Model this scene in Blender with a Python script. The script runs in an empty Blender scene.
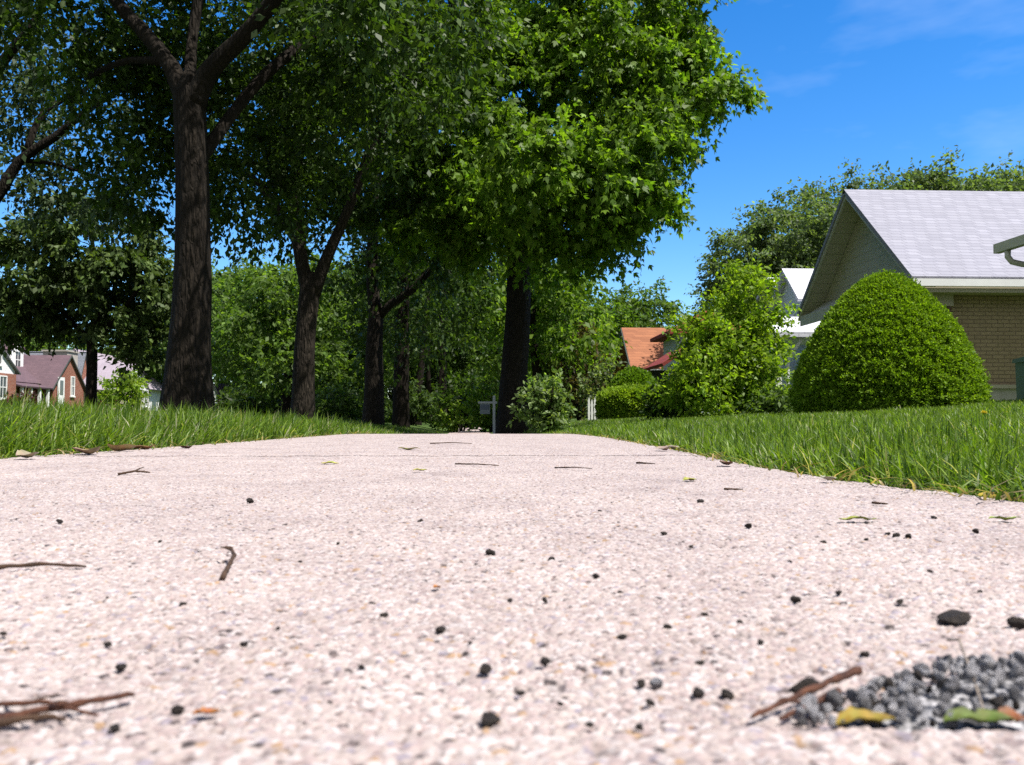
import bpy, math, random
import numpy as np
from mathutils import Vector, Matrix

rad = math.radians
scene = bpy.context.scene
COL = scene.collection
rng = np.random.default_rng(7)
random.seed(7)

# ------------------------------------------------------------------ camera
CAM_Z = 0.065
YAW, PITCH, F, CX, CY = rad(2.71), rad(2.55), 887.0, 512.0, 382.5
cam = bpy.data.cameras.new("camera")
cam_o = bpy.data.objects.new("camera", cam)
COL.objects.link(cam_o)
cam_o.location = (0, 0, CAM_Z)
cam_o.rotation_euler = (rad(90) + PITCH, 0, -YAW)
cam.sensor_width = 36
cam.lens = F / 1024 * 36
cam.clip_start = 0.01
cam.clip_end = 6000
cam.dof.use_dof = True
cam.dof.focus_distance = 2.4
cam.dof.aperture_fstop = 28
scene.camera = cam_o
_R = Matrix.Rotation(-YAW, 3, 'Z') @ Matrix.Rotation(rad(90) + PITCH, 3, 'X')


def ray(px, py):
    return _R @ Vector(((px - CX) / F, -(py - CY) / F, -1.0))


def at(px, py, Y):
    d = ray(px, py)
    return Vector((0, 0, CAM_Z)) + d * (Y / d.y)


def onground(px, py, z=0.0):
    d = ray(px, py)
    return Vector((0, 0, CAM_Z)) + d * ((z - CAM_Z) / d.z)


# ------------------------------------------------------------------ light
SUN_EL = rad(61)
SUN_AZ = math.atan2(0.86, -0.50)          # clockwise from +Y
sv = Vector((math.sin(SUN_AZ) * math.cos(SUN_EL), math.cos(SUN_AZ) * math.cos(SUN_EL), math.sin(SUN_EL)))
sun = bpy.data.lights.new("sun", 'SUN')
sun.energy = 4.6
sun.angle = rad(0.55)
sun.color = (1.0, 0.955, 0.89)
so = bpy.data.objects.new("sun", sun)
COL.objects.link(so)
so.rotation_euler = sv.to_track_quat('Z', 'Y').to_euler()

w = bpy.data.worlds.new("World")
scene.world = w
w.use_nodes = True
nt = w.node_tree
nt.nodes.clear()
out = nt.nodes.new('ShaderNodeOutputWorld')
bg = nt.nodes.new('ShaderNodeBackground')
sky = nt.nodes.new('ShaderNodeTexSky')
sky.sky_type = 'NISHITA'
sky.sun_disc = False
sky.sun_elevation = SUN_EL
sky.sun_rotation = SUN_AZ
sky.air_density = 1.0
sky.dust_density = 0.1
sky.ozone_density = 4.0
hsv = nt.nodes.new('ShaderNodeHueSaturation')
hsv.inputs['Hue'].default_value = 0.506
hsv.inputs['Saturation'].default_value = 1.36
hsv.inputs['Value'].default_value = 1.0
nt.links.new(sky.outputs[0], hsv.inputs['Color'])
# faint cirrus wisps, laid out by sky direction
tc = nt.nodes.new('ShaderNodeTexCoord')
mp = nt.nodes.new('ShaderNodeMapping')
mp.inputs['Scale'].default_value = (3.0, 3.0, 9.0)
mp.inputs['Rotation'].default_value = (0.3, 0.25, 0.4)
nz = nt.nodes.new('ShaderNodeTexNoise')
nz.inputs['Scale'].default_value = 1.3
nz.inputs['Detail'].default_value = 5
nz.inputs['Roughness'].default_value = 0.55
rp = nt.nodes.new('ShaderNodeValToRGB')
rp.color_ramp.elements[0].position = 0.55
rp.color_ramp.elements[0].color = (0, 0, 0, 1)
rp.color_ramp.elements[1].position = 0.85
rp.color_ramp.elements[1].color = (0.18, 0.18, 0.18, 1)
mx = nt.nodes.new('ShaderNodeMix')
mx.data_type = 'RGBA'
mx.inputs['B'].default_value = (5.5, 6.2, 7.2, 1)
nt.links.new(tc.outputs['Generated'], mp.inputs['Vector'])
nt.links.new(mp.outputs[0], nz.inputs['Vector'])
nt.links.new(nz.outputs['Fac'], rp.inputs[0])
nt.links.new(rp.outputs[0], mx.inputs['Factor'])
nt.links.new(hsv.outputs[0], mx.inputs['A'])
# unseen white cloud added behind the camera to take blue out of shade
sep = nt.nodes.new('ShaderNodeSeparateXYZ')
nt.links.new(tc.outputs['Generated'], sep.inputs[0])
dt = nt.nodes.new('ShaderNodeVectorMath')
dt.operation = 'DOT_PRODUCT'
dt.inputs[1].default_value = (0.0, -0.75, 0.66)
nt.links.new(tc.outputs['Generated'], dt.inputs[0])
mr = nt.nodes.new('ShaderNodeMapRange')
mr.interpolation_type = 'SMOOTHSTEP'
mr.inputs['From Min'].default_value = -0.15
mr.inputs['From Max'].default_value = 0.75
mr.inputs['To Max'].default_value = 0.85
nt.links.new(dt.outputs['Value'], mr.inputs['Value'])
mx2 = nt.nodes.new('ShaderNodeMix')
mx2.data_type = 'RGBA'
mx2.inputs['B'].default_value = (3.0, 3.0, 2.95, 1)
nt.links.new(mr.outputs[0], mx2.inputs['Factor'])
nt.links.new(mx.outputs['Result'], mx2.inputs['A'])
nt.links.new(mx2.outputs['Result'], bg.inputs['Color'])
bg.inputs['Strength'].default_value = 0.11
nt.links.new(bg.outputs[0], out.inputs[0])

scene.view_settings.view_transform = 'Standard'
scene.view_settings.look = 'None'
scene.view_settings.exposure = 1.0
scene.view_settings.gamma = 1
scene.view_settings.use_curve_mapping = False
scene.cycles.max_bounces = 6
scene.cycles.diffuse_bounces = 3
scene.cycles.transmission_bounces = 4
scene.cycles.use_denoising = False

# ------------------------------------------------------------------ materials


class NM:
    """small node-material builder"""

    def __init__(s, name):
        s.m = bpy.data.materials.new(name)
        s.m.use_nodes = True
        s.t = s.m.node_tree
        s.b = s.t.nodes['Principled BSDF']
        s.out = s.t.nodes['Material Output']

    def n(s, typ, **kw):
        nd = s.t.nodes.new(typ)
        for k, v in kw.items():
            if k in nd.inputs:
                nd.inputs[k].default_value = v
            else:
                setattr(nd, k, v)
        return nd

    def l(s, a, b):
        s.t.links.new(a, b)

    def ramp(s, fac, stops):
        r = s.n('ShaderNodeValToRGB')
        e = r.color_ramp.elements
        while len(e) < len(stops):
            e.new(0.5)
        for el, (p, c) in zip(e, stops):
            el.position = p
            el.color = (*c, 1)
        s.l(fac, r.inputs[0])
        return r.outputs[0]

    def mix(s, fac, a, b, mode='MIX'):
        m = s.n('ShaderNodeMix', data_type='RGBA', blend_type=mode)
        for nm, v in (('Factor', fac), ('A', a), ('B', b)):
            if isinstance(v, (int, float)):
                m.inputs[nm].default_value = v
            elif isinstance(v, tuple):
                m.inputs[nm].default_value = (*v, 1)
            else:
                s.l(v, m.inputs[nm])
        return m.outputs['Result']

    def coord(s):
        return s.n('ShaderNodeTexCoord').outputs['Object']

    def noise(s, scale, detail=3, vec=None, rough=0.55):
        n = s.n('ShaderNodeTexNoise')
        n.inputs['Scale'].default_value = scale
        n.inputs['Detail'].default_value = detail
        n.inputs['Roughness'].default_value = rough
        s.l(vec if vec is not None else s.coord(), n.inputs['Vector'])
        return n.outputs['Fac']

    def bump(s, h, strength=0.4, dist=0.01):
        b = s.n('ShaderNodeBump')
        b.inputs['Strength'].default_value = strength
        b.inputs['Distance'].default_value = dist
        s.l(h, b.inputs['Height'])
        s.l(b.outputs[0], s.b.inputs['Normal'])

    def base(s, c):
        if isinstance(c, tuple):
            s.b.inputs['Base Color'].default_value = (*c, 1)
        else:
            s.l(c, s.b.inputs['Base Color'])

    def rough(s, r, spec=0.3):
        s.b.inputs['Roughness'].default_value = r
        s.b.inputs['Specular IOR Level'].default_value = spec


def mat_plain(name, c, c2=None, scale=6, rough=0.6, bump=0.15, spec=0.3):
    k = NM(name)
    c2 = c2 or tuple(x * 0.75 for x in c)
    f = k.noise(scale, 5)
    k.base(k.ramp(f, [(0.3, c2), (0.7, c)]))
    k.rough(rough, spec)
    k.bump(k.noise(scale * 8, 3), bump, 0.01)
    return k.m


def uv_wall(k, su=1.0, sv_=1.0):
    sp = k.n('ShaderNodeSeparateXYZ')
    k.l(k.coord(), sp.inputs[0])
    ad = k.n('ShaderNodeMath', operation='ADD')
    k.l(sp.outputs[0], ad.inputs[0])
    k.l(sp.outputs[1], ad.inputs[1])
    cb = k.n('ShaderNodeCombineXYZ')
    k.l(ad.outputs[0], cb.inputs[0])
    mu = k.n('ShaderNodeMath', operation='MULTIPLY')
    k.l(sp.outputs[2], mu.inputs[0])
    mu.inputs[1].default_value = sv_
    k.l(mu.outputs[0], cb.inputs[1])
    return cb.outputs[0]


def mat_brick(name, c1, c2, mortar, bw=0.21, bh=0.075, msize=0.008, vs=1.0, bump=0.5, rough=0.8, wear=None, offset=0.5):
    k = NM(name)
    v = uv_wall(k, 1, vs)
    b = k.n('ShaderNodeTexBrick')
    b.offset = offset
    b.inputs['Scale'].default_value = 1.0
    b.inputs['Brick Width'].default_value = bw
    b.inputs['Row Height'].default_value = bh
    b.inputs['Mortar Size'].default_value = msize
    b.inputs['Mortar Smooth'].default_value = 0.2
    b.inputs['Color1'].default_value = (*c1, 1)
    b.inputs['Color2'].default_value = (*c2, 1)
    b.inputs['Mortar'].default_value = (*mortar, 1)
    k.l(v, b.inputs['Vector'])
    c = k.mix(k.ramp(k.noise(1.7, 4), [(0.35, (0, 0, 0)), (0.75, (0.35, 0.35, 0.35))]), b.outputs['Color'], tuple(x * 0.6 for x in c1))
    k.base(c)
    k.rough(rough, 0.2)
    inv = k.n('ShaderNodeMath', operation='SUBTRACT')
    inv.inputs[0].default_value = 1
    k.l(b.outputs['Fac'], inv.inputs[1])
    k.bump(inv.outputs[0], bump, 0.012)
    return k.m


def mat_siding(name, c, pitch=0.12, rough=0.5):
    k = NM(name)
    sp = k.n('ShaderNodeSeparateXYZ')
    k.l(k.coord(), sp.inputs[0])
    d = k.n('ShaderNodeMath', operation='DIVIDE')
    k.l(sp.outputs[2], d.inputs[0])
    d.inputs[1].default_value = pitch
    fr = k.n('ShaderNodeMath', operation='FRACT')
    k.l(d.outputs[0], fr.inputs[0])
    col = k.ramp(fr.outputs[0], [(0.0, c), (0.92, c), (0.97, tuple(x * 0.55 for x in c))])
    k.base(k.mix(0.25, col, k.ramp(k.noise(3, 4), [(0.3, tuple(x * 0.7 for x in c)), (0.7, c)])))
    k.rough(rough, 0.3)
    inv = k.n('ShaderNodeMath', operation='SUBTRACT')
    inv.inputs[0].default_value = 1
    k.l(fr.outputs[0], inv.inputs[1])
    k.bump(inv.outputs[0], 0.6, 0.02)
    return k.m


def mat_leaf(name, rough=0.5, trans=0.48, spec=0.22, sat=1.0):
    """leaf colours come from a per-leaf attribute"""
    k = NM(name)
    a = k.n('ShaderNodeAttribute', attribute_name='tint')
    k.base(a.outputs['Color'])
    k.rough(rough, spec)
    tr = k.n('ShaderNodeBsdfTranslucent')
    tcol = k.mix(1.0, a.outputs['Color'], (1.75, 1.85, 0.55), 'MULTIPLY')
    k.l(tcol, tr.inputs['Color'])
    ms = k.n('ShaderNodeMixShader')
    ms.inputs[0].default_value = trans
    k.l(k.b.outputs[0], ms.inputs[1])
    k.l(tr.outputs[0], ms.inputs[2])
    k.l(ms.outputs[0], k.out.inputs['Surface'])
    return k.m


def mat_bark(name, c1, c2):
    k = NM(name)
    mpn = k.n('ShaderNodeMapping')
    mpn.inputs['Scale'].default_value = (1, 1, 0.22)
    k.l(k.coord(), mpn.inputs['Vector'])
    v = k.n('ShaderNodeTexVoronoi', feature='DISTANCE_TO_EDGE')
    v.inputs['Scale'].default_value = 22
    nzz = k.n('ShaderNodeTexNoise')
    nzz.inputs['Scale'].default_value = 9
    nzz.inputs['Detail'].default_value = 5
    k.l(mpn.outputs[0], nzz.inputs['Vector'])
    k.l(k.mix(0.12, mpn.outputs[0], nzz.outputs['Color']), v.inputs['Vector'])
    k.base(k.mix(k.ramp(k.noise(2.2, 5), [(0.35, (0, 0, 0)), (0.7, (1, 1, 1))]),
                 k.ramp(v.outputs['Distance'], [(0.0, tuple(x * 0.35 for x in c1)), (0.25, c1)]), c2))
    k.rough(0.9, 0.15)
    k.bump(v.outputs['Distance'], 0.9, 0.08)
    return k.m


def mat_attr(name, rough=0.6, spec=0.3, bump_scale=0, bump=0.2, bdist=0.001):
    k = NM(name)
    a = k.n('ShaderNodeAttribute', attribute_name='tint')
    k.base(a.outputs['Color'])
    k.rough(rough, spec)
    if bump_scale:
        k.bump(k.noise(bump_scale, 3), bump, bdist)
    return k.m


M = {}
M['leaf'] = mat_leaf('leaf')
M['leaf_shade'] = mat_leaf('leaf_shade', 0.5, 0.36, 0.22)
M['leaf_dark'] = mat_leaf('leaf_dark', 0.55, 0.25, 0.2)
M['needle'] = mat_leaf('needle', 0.6, 0.35, 0.15)
M['grass'] = mat_leaf('grass', 0.45, 0.42, 0.28)
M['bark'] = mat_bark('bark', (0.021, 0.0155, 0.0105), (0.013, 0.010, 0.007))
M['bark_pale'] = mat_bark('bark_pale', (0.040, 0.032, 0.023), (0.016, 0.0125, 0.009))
M['brick_red'] = mat_brick('brick_red', (0.29, 0.095, 0.055), (0.23, 0.07, 0.042), (0.3, 0.24, 0.2))
M['brick_brown'] = mat_brick('brick_brown', (0.12, 0.05, 0.032), (0.09, 0.04, 0.03), (0.16, 0.12, 0.10))
M['brick_tan'] = mat_brick('brick_tan', (0.36, 0.265, 0.155), (0.31, 0.225, 0.13), (0.19, 0.135, 0.085), 0.24, 0.078, 0.010)
M['roof_grey'] = mat_brick('roof_grey', (0.29, 0.29, 0.345), (0.235, 0.235, 0.285), (0.20, 0.20, 0.245), 0.27, 0.13, 0.012, vs=1.6, bump=0.5)
M['roof_purple'] = mat_brick('roof_purple', (0.125, 0.082, 0.095), (0.10, 0.067, 0.08), (0.10, 0.06, 0.07), 0.3, 0.16, 0.012, vs=1.4)
M['roof_slate'] = mat_brick('roof_slate', (0.20, 0.21, 0.25), (0.17, 0.18, 0.21), (0.1, 0.1, 0.12), 0.3, 0.16, 0.012, vs=1.4)
M['roof_mauve'] = mat_brick('roof_mauve', (0.31, 0.27, 0.315), (0.275, 0.24, 0.285), (0.26, 0.2, 0.23), 0.3, 0.16, 0.012, vs=1.4)
M['roof_orange'] = mat_brick('roof_orange', (0.32, 0.13, 0.065), (0.21, 0.082, 0.042), (0.22, 0.09, 0.05), 0.55, 0.20, 0.014, vs=1.4)
M['roof_red'] = mat_brick('roof_red', (0.24, 0.045, 0.035), (0.19, 0.036, 0.03), (0.2, 0.04, 0.03), 0.3, 0.16, 0.012, vs=1.4)
M['roof_white'] = mat_brick('roof_white', (0.62, 0.63, 0.68), (0.58, 0.59, 0.64), (0.4, 0.4, 0.45), 0.3, 0.14, 0.012, vs=1.6)
M['siding_white'] = mat_siding('siding_white', (0.72, 0.72, 0.71))
M['siding_sage'] = mat_siding('siding_sage', (0.42, 0.39, 0.30), 0.2)
M['siding_blue'] = mat_siding('siding_blue', (0.42, 0.48, 0.52))
M['trim_white'] = mat_plain('trim_white', (0.76, 0.76, 0.74), (0.68, 0.68, 0.66), 3, 0.45, 0.05)
M['trim_cream'] = mat_plain('trim_cream', (0.42, 0.37, 0.27), (0.36, 0.31, 0.23), 3, 0.5, 0.05)
M['trim_sage'] = mat_plain('trim_sage', (0.50, 0.48, 0.40), (0.44, 0.42, 0.35), 3, 0.5, 0.05)
M['trim_dark'] = mat_plain('trim_dark', (0.07, 0.075, 0.065), (0.05, 0.055, 0.05), 3, 0.5, 0.05)
M['door_wood'] = mat_plain('door_wood', (0.36, 0.17, 0.05), (0.28, 0.12, 0.04), 4, 0.5, 0.1)
M['concrete_plain'] = mat_plain('concrete_plain', (0.42, 0.38, 0.34), (0.33, 0.30, 0.27), 5, 0.85, 0.3)
M['bin_green'] = mat_plain('bin_green', (0.12, 0.17, 0.135), (0.10, 0.145, 0.115), 4, 0.5, 0.05)
M['sign_metal'] = mat_plain('sign_metal', (0.26, 0.29, 0.32), (0.22, 0.25, 0.28), 8, 0.4, 0.05)
M['sign_panel'] = mat_plain('sign_panel', (0.11, 0.14, 0.17), (0.09, 0.12, 0.15), 6, 0.4, 0.05)
M['sign_dark'] = mat_plain('sign_dark', (0.05, 0.075, 0.11), (0.04, 0.06, 0.09), 6, 0.4, 0.05)
M['asphalt'] = mat_plain('asphalt', (0.055, 0.055, 0.057), (0.04, 0.04, 0.042), 3, 0.9, 0.5)
M['twig'] = mat_plain('twig', (0.09, 0.05, 0.03), (0.04, 0.024, 0.016), 300, 0.8, 0.5)
M['twig_red'] = mat_plain('twig_red', (0.15, 0.06, 0.032), (0.04, 0.018, 0.014), 250, 0.7, 0.5)
M['pebble'] = mat_plain('pebble', (0.075, 0.058, 0.048), (0.019, 0.016, 0.015), 3, 0.75, 0.8)
k = NM('pebble_grey')
oi = k.n('ShaderNodeObjectInfo')
c0 = k.ramp(oi.outputs['Random'], [(0.0, (0.10, 0.095, 0.105)), (0.25, (0.30, 0.29, 0.31)), (0.6, (0.50, 0.485, 0.515)), (1.0, (0.70, 0.68, 0.71))])
k.base(k.mix(k.ramp(k.noise(3.5, 5), [(0.5, (0, 0, 0)), (0.66, (0.85, 0.85, 0.85))]), c0, (0.035, 0.032, 0.034)))
k.rough(0.7, 0.35)
k.bump(k.noise(9, 4), 0.8, 0.15)
M['pebble_grey'] = k.m
M['pebble_pale'] = mat_plain('pebble_pale', (0.33, 0.27, 0.22), (0.2, 0.165, 0.14), 150, 0.7, 0.5)
M['fallen'] = mat_attr('fallen_leaf', 0.55, 0.3, 200, 0.4, 0.001)
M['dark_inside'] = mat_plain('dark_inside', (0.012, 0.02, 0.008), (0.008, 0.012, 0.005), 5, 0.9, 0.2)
kg = NM('glass')
kg.base((0.03, 0.035, 0.045))
kg.rough(0.08, 0.6)
M['glass'] = kg.m

# soil under the grass
k = NM('lawn_soil')
k.base(k.ramp(k.noise(9, 6), [(0.3, (0.035, 0.055, 0.015)), (0.55, (0.055, 0.095, 0.022)), (0.75, (0.075, 0.12, 0.03))]))
k.rough(0.95, 0.1)
k.bump(k.noise(40, 4), 0.6, 0.03)
M['soil'] = k.m


# exposed-aggregate concrete
K = 0.66
GRAINS = [(0.46, (0.50, 0.435, 0.40)), (0.66, (0.44, 0.365, 0.345)), (0.88, (0.60, 0.555, 0.53)), (0.93, (0.33, 0.285, 0.275)),
          (0.945, (0.14, 0.115, 0.11)), (0.955, (0.06, 0.05, 0.05)), (0.97, (0.42, 0.285, 0.17)), (1.0, (0.33, 0.30, 0.34))]
FINE = [(0.40, (0.46, 0.395, 0.36)), (0.62, (0.40, 0.305, 0.28)), (0.77, (0.60, 0.55, 0.53)), (0.88, (0.21, 0.162, 0.168)),
        (0.955, (0.06, 0.048, 0.046)), (0.98, (0.36, 0.21, 0.11)), (1.0, (0.26, 0.25, 0.28))]
k = NM('concrete_far')
v = k.n('ShaderNodeTexVoronoi')
v.inputs['Scale'].default_value = 480
k.l(k.coord(), v.inputs['Vector'])
sc_ = k.n('ShaderNodeSeparateColor')
k.l(v.outputs['Color'], sc_.inputs[0])
GRAINS = [(p, (c[0] * K, c[1] * K * 0.985, c[2] * K * 1.0)) for p, c in GRAINS]
FINE = [(p, (c[0] * K, c[1] * K * 0.985, c[2] * K * 1.0)) for p, c in FINE]
prev, stops = 0.0, []
r = k.n('ShaderNodeValToRGB')
r.color_ramp.interpolation = 'CONSTANT'
e = r.color_ramp.elements
while len(e) < len(GRAINS):
    e.new(0.5)
for el, (p, c) in zip(e, GRAINS):
    el.position = prev
    el.color = (c[0] * 1.12, c[1] * 1.12, c[2] * 1.12, 1)
    prev = p
k.l(sc_.outputs[0], r.inputs[0])
edge = k.ramp(v.outputs['Distance'], [(0.4, (0, 0, 0)), (0.8, (0.5, 0.5, 0.5))])
c = k.mix(edge, r.outputs[0], (0.20, 0.158, 0.145))
big = k.ramp(k.noise(7.5, 8, None, 0.68), [(0.28, (0.72, 0.69, 0.71)), (0.45, (0.92, 0.89, 0.90)), (0.66, (1.06, 1.04, 1.04))])
c = k.mix(1.0, c, big, 'MULTIPLY')
c = k.mix(1.0, c, k.ramp(k.noise(140, 4, None, 0.75), [(0.32, (0.70, 0.67, 0.66)), (0.6, (1.22, 1.20, 1.19))]), 'MULTIPLY')
c = k.mix(k.ramp(k.noise(55, 3), [(0.55, (0, 0, 0)), (0.8, (0.35, 0.35, 0.35))]), c, (0.17, 0.138, 0.128))
k.base(c)
k.rough(0.85, 0.2)
iv = k.n('ShaderNodeMath', operation='SUBTRACT')
iv.inputs[0].default_value = 1
k.l(v.outputs['Distance'], iv.inputs[1])
k.bump(iv.outputs[0], 0.8, 0.0012)
M['concrete'] = k.m

k = NM('concrete_near')
a = k.n('ShaderNodeAttribute', attribute_name='tint')
big = k.ramp(k.noise(7.5, 8, None, 0.68), [(0.28, (0.72, 0.69, 0.71)), (0.45, (0.92, 0.89, 0.90)), (0.66, (1.06, 1.04, 1.04))])
c = k.mix(1.0, a.outputs['Color'], big, 'MULTIPLY')
c = k.mix(k.ramp(k.noise(1500, 2), [(0.45, (0, 0, 0)), (0.8, (0.4, 0.4, 0.4))]), c, (0.21, 0.17, 0.16))
k.base(c)
k.rough(0.8, 0.25)
k.bump(k.noise(1100, 3), 0.5, 0.0004)
M['concrete_near'] = k.m

# ------------------------------------------------------------------ object helpers


def tag(o, label=None, cat=None, group=None, kind=None):
    if label:
        o['label'] = label
    if cat:
        o['category'] = cat
    if group:
        o['group'] = group
    if kind:
        o['kind'] = kind
    return o


def thing(name, label, cat, loc=(0, 0, 0), group=None, rz=0):
    o = bpy.data.objects.new(name, None)
    o.empty_display_size = 0.2
    COL.objects.link(o)
    o.location = loc
    o.rotation_euler = (0, 0, rz)
    return tag(o, label, cat, group)


def root_of(o):
    while o.parent is not None:
        o = o.parent
    return o


def np_mesh(name, verts, faces_flat, loop_tot, tint=None, smooth=False):
    """fast mesh from arrays"""
    me = bpy.data.meshes.new(name)
    verts = np.asarray(verts, dtype=np.float32)
    faces_flat = np.asarray(faces_flat, dtype=np.int32).ravel()
    loop_tot = np.asarray(loop_tot, dtype=np.int32)
    me.vertices.add(len(verts))
    me.vertices.foreach_set('co', verts.ravel())
    me.loops.add(len(faces_flat))
    me.loops.foreach_set('vertex_index', faces_flat)
    me.polygons.add(len(loop_tot))
    st = np.zeros(len(loop_tot), dtype=np.int32)
    st[1:] = np.cumsum(loop_tot)[:-1]
    me.polygons.foreach_set('loop_start', st)
    me.polygons.foreach_set('loop_total', loop_tot)
    if smooth:
        me.polygons.foreach_set('use_smooth', np.ones(len(loop_tot), dtype=bool))
    if tint is not None:
        at_ = me.attributes.new('tint', 'FLOAT_COLOR', 'POINT')
        c4 = np.ones((len(verts), 4), dtype=np.float32)
        c4[:, :3] = tint
        at_.data.foreach_set('color', c4.ravel())
    me.update(calc_edges=True)
    return me


def link(name, me, mat, parent=None):
    o = bpy.data.objects.new(name, me)
    if mat is not None and not me.materials:
        me.materials.append(mat)
    COL.objects.link(o)
    if parent is not None:
        o.parent = parent
    return o


class MB:
    """collects shapes; build() links them as ONE mesh object"""

    def __init__(s):
        s.v, s.f = [], []

    def add(s, vs, fs):
        b = len(s.v)
        s.v += [tuple(p) for p in vs]
        s.f += [tuple(i + b for i in f) for f in fs]

    def box(s, x0, x1, y0, y1, z0, z1):
        s.add([(x0, y0, z0), (x1, y0, z0), (x1, y1, z0), (x0, y1, z0), (x0, y0, z1), (x1, y0, z1), (x1, y1, z1), (x0, y1, z1)],
              [(0, 3, 2, 1), (4, 5, 6, 7), (0, 1, 5, 4), (1, 2, 6, 5), (2, 3, 7, 6), (3, 0, 4, 7)])

    def prism(s, pts, vec):
        """closed polygon extruded by a vector"""
        n = len(pts)
        vec = Vector(vec)
        vs = [Vector(p) for p in pts]
        s.add(vs + [p + vec for p in vs],
              [tuple(range(n))[::-1], tuple(range(n, 2 * n))] + [(i, (i + 1) % n, n + (i + 1) % n, n + i) for i in range(n)])

    def slab(s, pts, t):
        """quad or tri given thickness t below itself"""
        p = [Vector(q) for q in pts]
        nrm = (p[1] - p[0]).cross(p[2] - p[0]).normalized()
        if nrm.z < 0:
            nrm = -nrm
        s.prism(p, -nrm * t)

    def tube(s, pts, rs, sides=8, jag=0.0, cap=True):
        pts = [Vector(p) for p in pts]
        n = len(pts)
        base = len(s.v)
        prev = None
        for i in range(n):
            d = (pts[min(i + 1, n - 1)] - pts[max(i - 1, 0)])
            d = d.normalized() if d.length > 1e-9 else Vector((0, 0, 1))
            u = prev if prev is not None else (Vector((1, 0, 0)) if abs(d.x) < 0.8 else Vector((0, 1, 0)))
            u = (u - d * u.dot(d)).normalized()
            prev = u
            vv = d.cross(u)
            for j in range(sides):
                a_ = 2 * math.pi * j / sides
                rr = rs[i]
                if jag:
                    rr *= 1 + jag * (math.sin(3 * a_ + i * 0.35) * 0.5 + math.sin(7 * a_ - i * 0.5) * 0.5 + (random.random() - .5) * 0.6)
                s.v.append(tuple(pts[i] + (u * math.cos(a_) + vv * math.sin(a_)) * rr))
        for i in range(n - 1):
            for j in range(sides):
                j2 = (j + 1) % sides
                s.f.append((base + i * sides + j, base + i * sides + j2, base + (i + 1) * sides + j2, base + (i + 1) * sides + j))
        if cap:
            s.f.append(tuple(base + j for j in range(sides))[::-1])
            s.f.append(tuple(base + (n - 1) * sides + j for j in range(sides)))

    def mesh(s, name, off=(0, 0, 0), smooth=False):
        me = bpy.data.meshes.new(name)
        off = Vector(off)
        me.from_pydata([tuple(Vector(p) - off) for p in s.v], [], s.f)
        if smooth:
            me.polygons.foreach_set('use_smooth', np.ones(len(me.polygons), dtype=bool))
        me.update()
        return me

    def build(s, name, mat, parent=None, smooth=False, loc=None):
        off = root_of(parent).location if parent is not None else (loc or (0, 0, 0))
        o = link(name, s.mesh(name, off, smooth), mat, parent)
        if parent is None and loc is not None:
            o.location = loc
        return o


def smooth01(t):
    t = np.clip(t, 0, 1)
    return t * t * (3 - 2 * t)


# ------------------------------------------------------------------ the ground
PL = [(-2, -0.86), (1.0, -0.87), (1.6, -0.85), (2.4, -0.775), (3.6, -0.73), (5.2, -0.66), (9, -0.66), (80, -0.66)]
PR = [(-2, 0.46), (0.74, 0.455), (0.98, 0.42), (1.3, 0.425), (2.0, 0.475), (3.8, 0.58), (5.2, 0.56), (9, 0.62), (80, 0.62)]


def path_l(y):
    return np.interp(y, [p[0] for p in PL], [p[1] for p in PL])


def path_r(y):
    return np.interp(y, [p[0] for p in PR], [p[1] for p in PR])


def path_z(y):
    return -0.26 * smooth01((np.asarray(y, float) - 5.0) / 11.0) - 0.02 * smooth01((np.asarray(y, float) - 5.0) / 1.5)


def gz(x, y):
    """terrain height"""
    x = np.asarray(x, float)
    y = np.asarray(y, float)
    near = path_z(y)
    r = 0.34 * smooth01((x - 0.7) / 8.5) + 0.03 * smooth01((x - 0.5) / 0.7) + near * (1 - smooth01((x - 0.6) / 2.5))
    l = 0.035 * smooth01((-x - 0.85) / 0.7) + near * (1 - smooth01((-x - 0.8) / 2.5))
    far = smooth01((-x - 5.55) / 0.05)
    l = l * (1 - far) + far * (-0.19 + 0.23 * smooth01((-x - 14.2) / 0.1) + 0.85 * smooth01((-x - 14.4) / 11))
    h = np.where(x > -0.1, r, l)
    inp = smooth01((x - path_l(y) + 0.05) / 0.05) * smooth01((path_r(y) + 0.05 - x) / 0.05)
    return h * (1 - inp) + inp * (near - 0.06) - 0.012


xs = np.concatenate([np.array([-2500, -800, -300, -120, -60, -40, -30]), np.arange(-27, -15, 1.0), [-14.6, -14.31, -14.2, -14.1],
                     np.arange(-13, -5.9, 1.2), [-5.62, -5.58, -5.54, -5.3], np.arange(-5, -1.2, 0.4), np.arange(-1.1, 0.9, 0.025),
                     np.arange(0.9, 3, 0.15), np.arange(3, 14, 0.5), [16, 20, 30, 60, 120, 300, 800, 2500]])
ys = np.concatenate([[-300, -60, -20, -8, -3], np.arange(-1, 3, 0.08), np.arange(3, 12, 0.25), np.arange(12, 30, 1.0), np.arange(30, 90, 4.0), [120, 200, 400, 900, 3500]])
gx, gy = np.meshgrid(xs, ys)
gzv = gz(gx, gy)
gzv = gzv + 0.008 * np.sin(gx * 5.1 + gy * 3.3) * (np.abs(gx) > 1.2) * (np.abs(gx) < 5)
V = np.stack([gx, gy, gzv], -1).reshape(-1, 3)
nx, ny = len(xs), len(ys)
I = np.arange(nx * ny).reshape(ny, nx)
Fq = np.stack([I[:-1, :-1], I[:-1, 1:], I[1:, 1:], I[1:, :-1]], -1).reshape(-1, 4)
g = link('lawn_ground', np_mesh('lawn_ground', V, Fq, np.full(len(Fq), 4), smooth=True), M['soil'])
tag(g, kind='structure')

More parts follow.
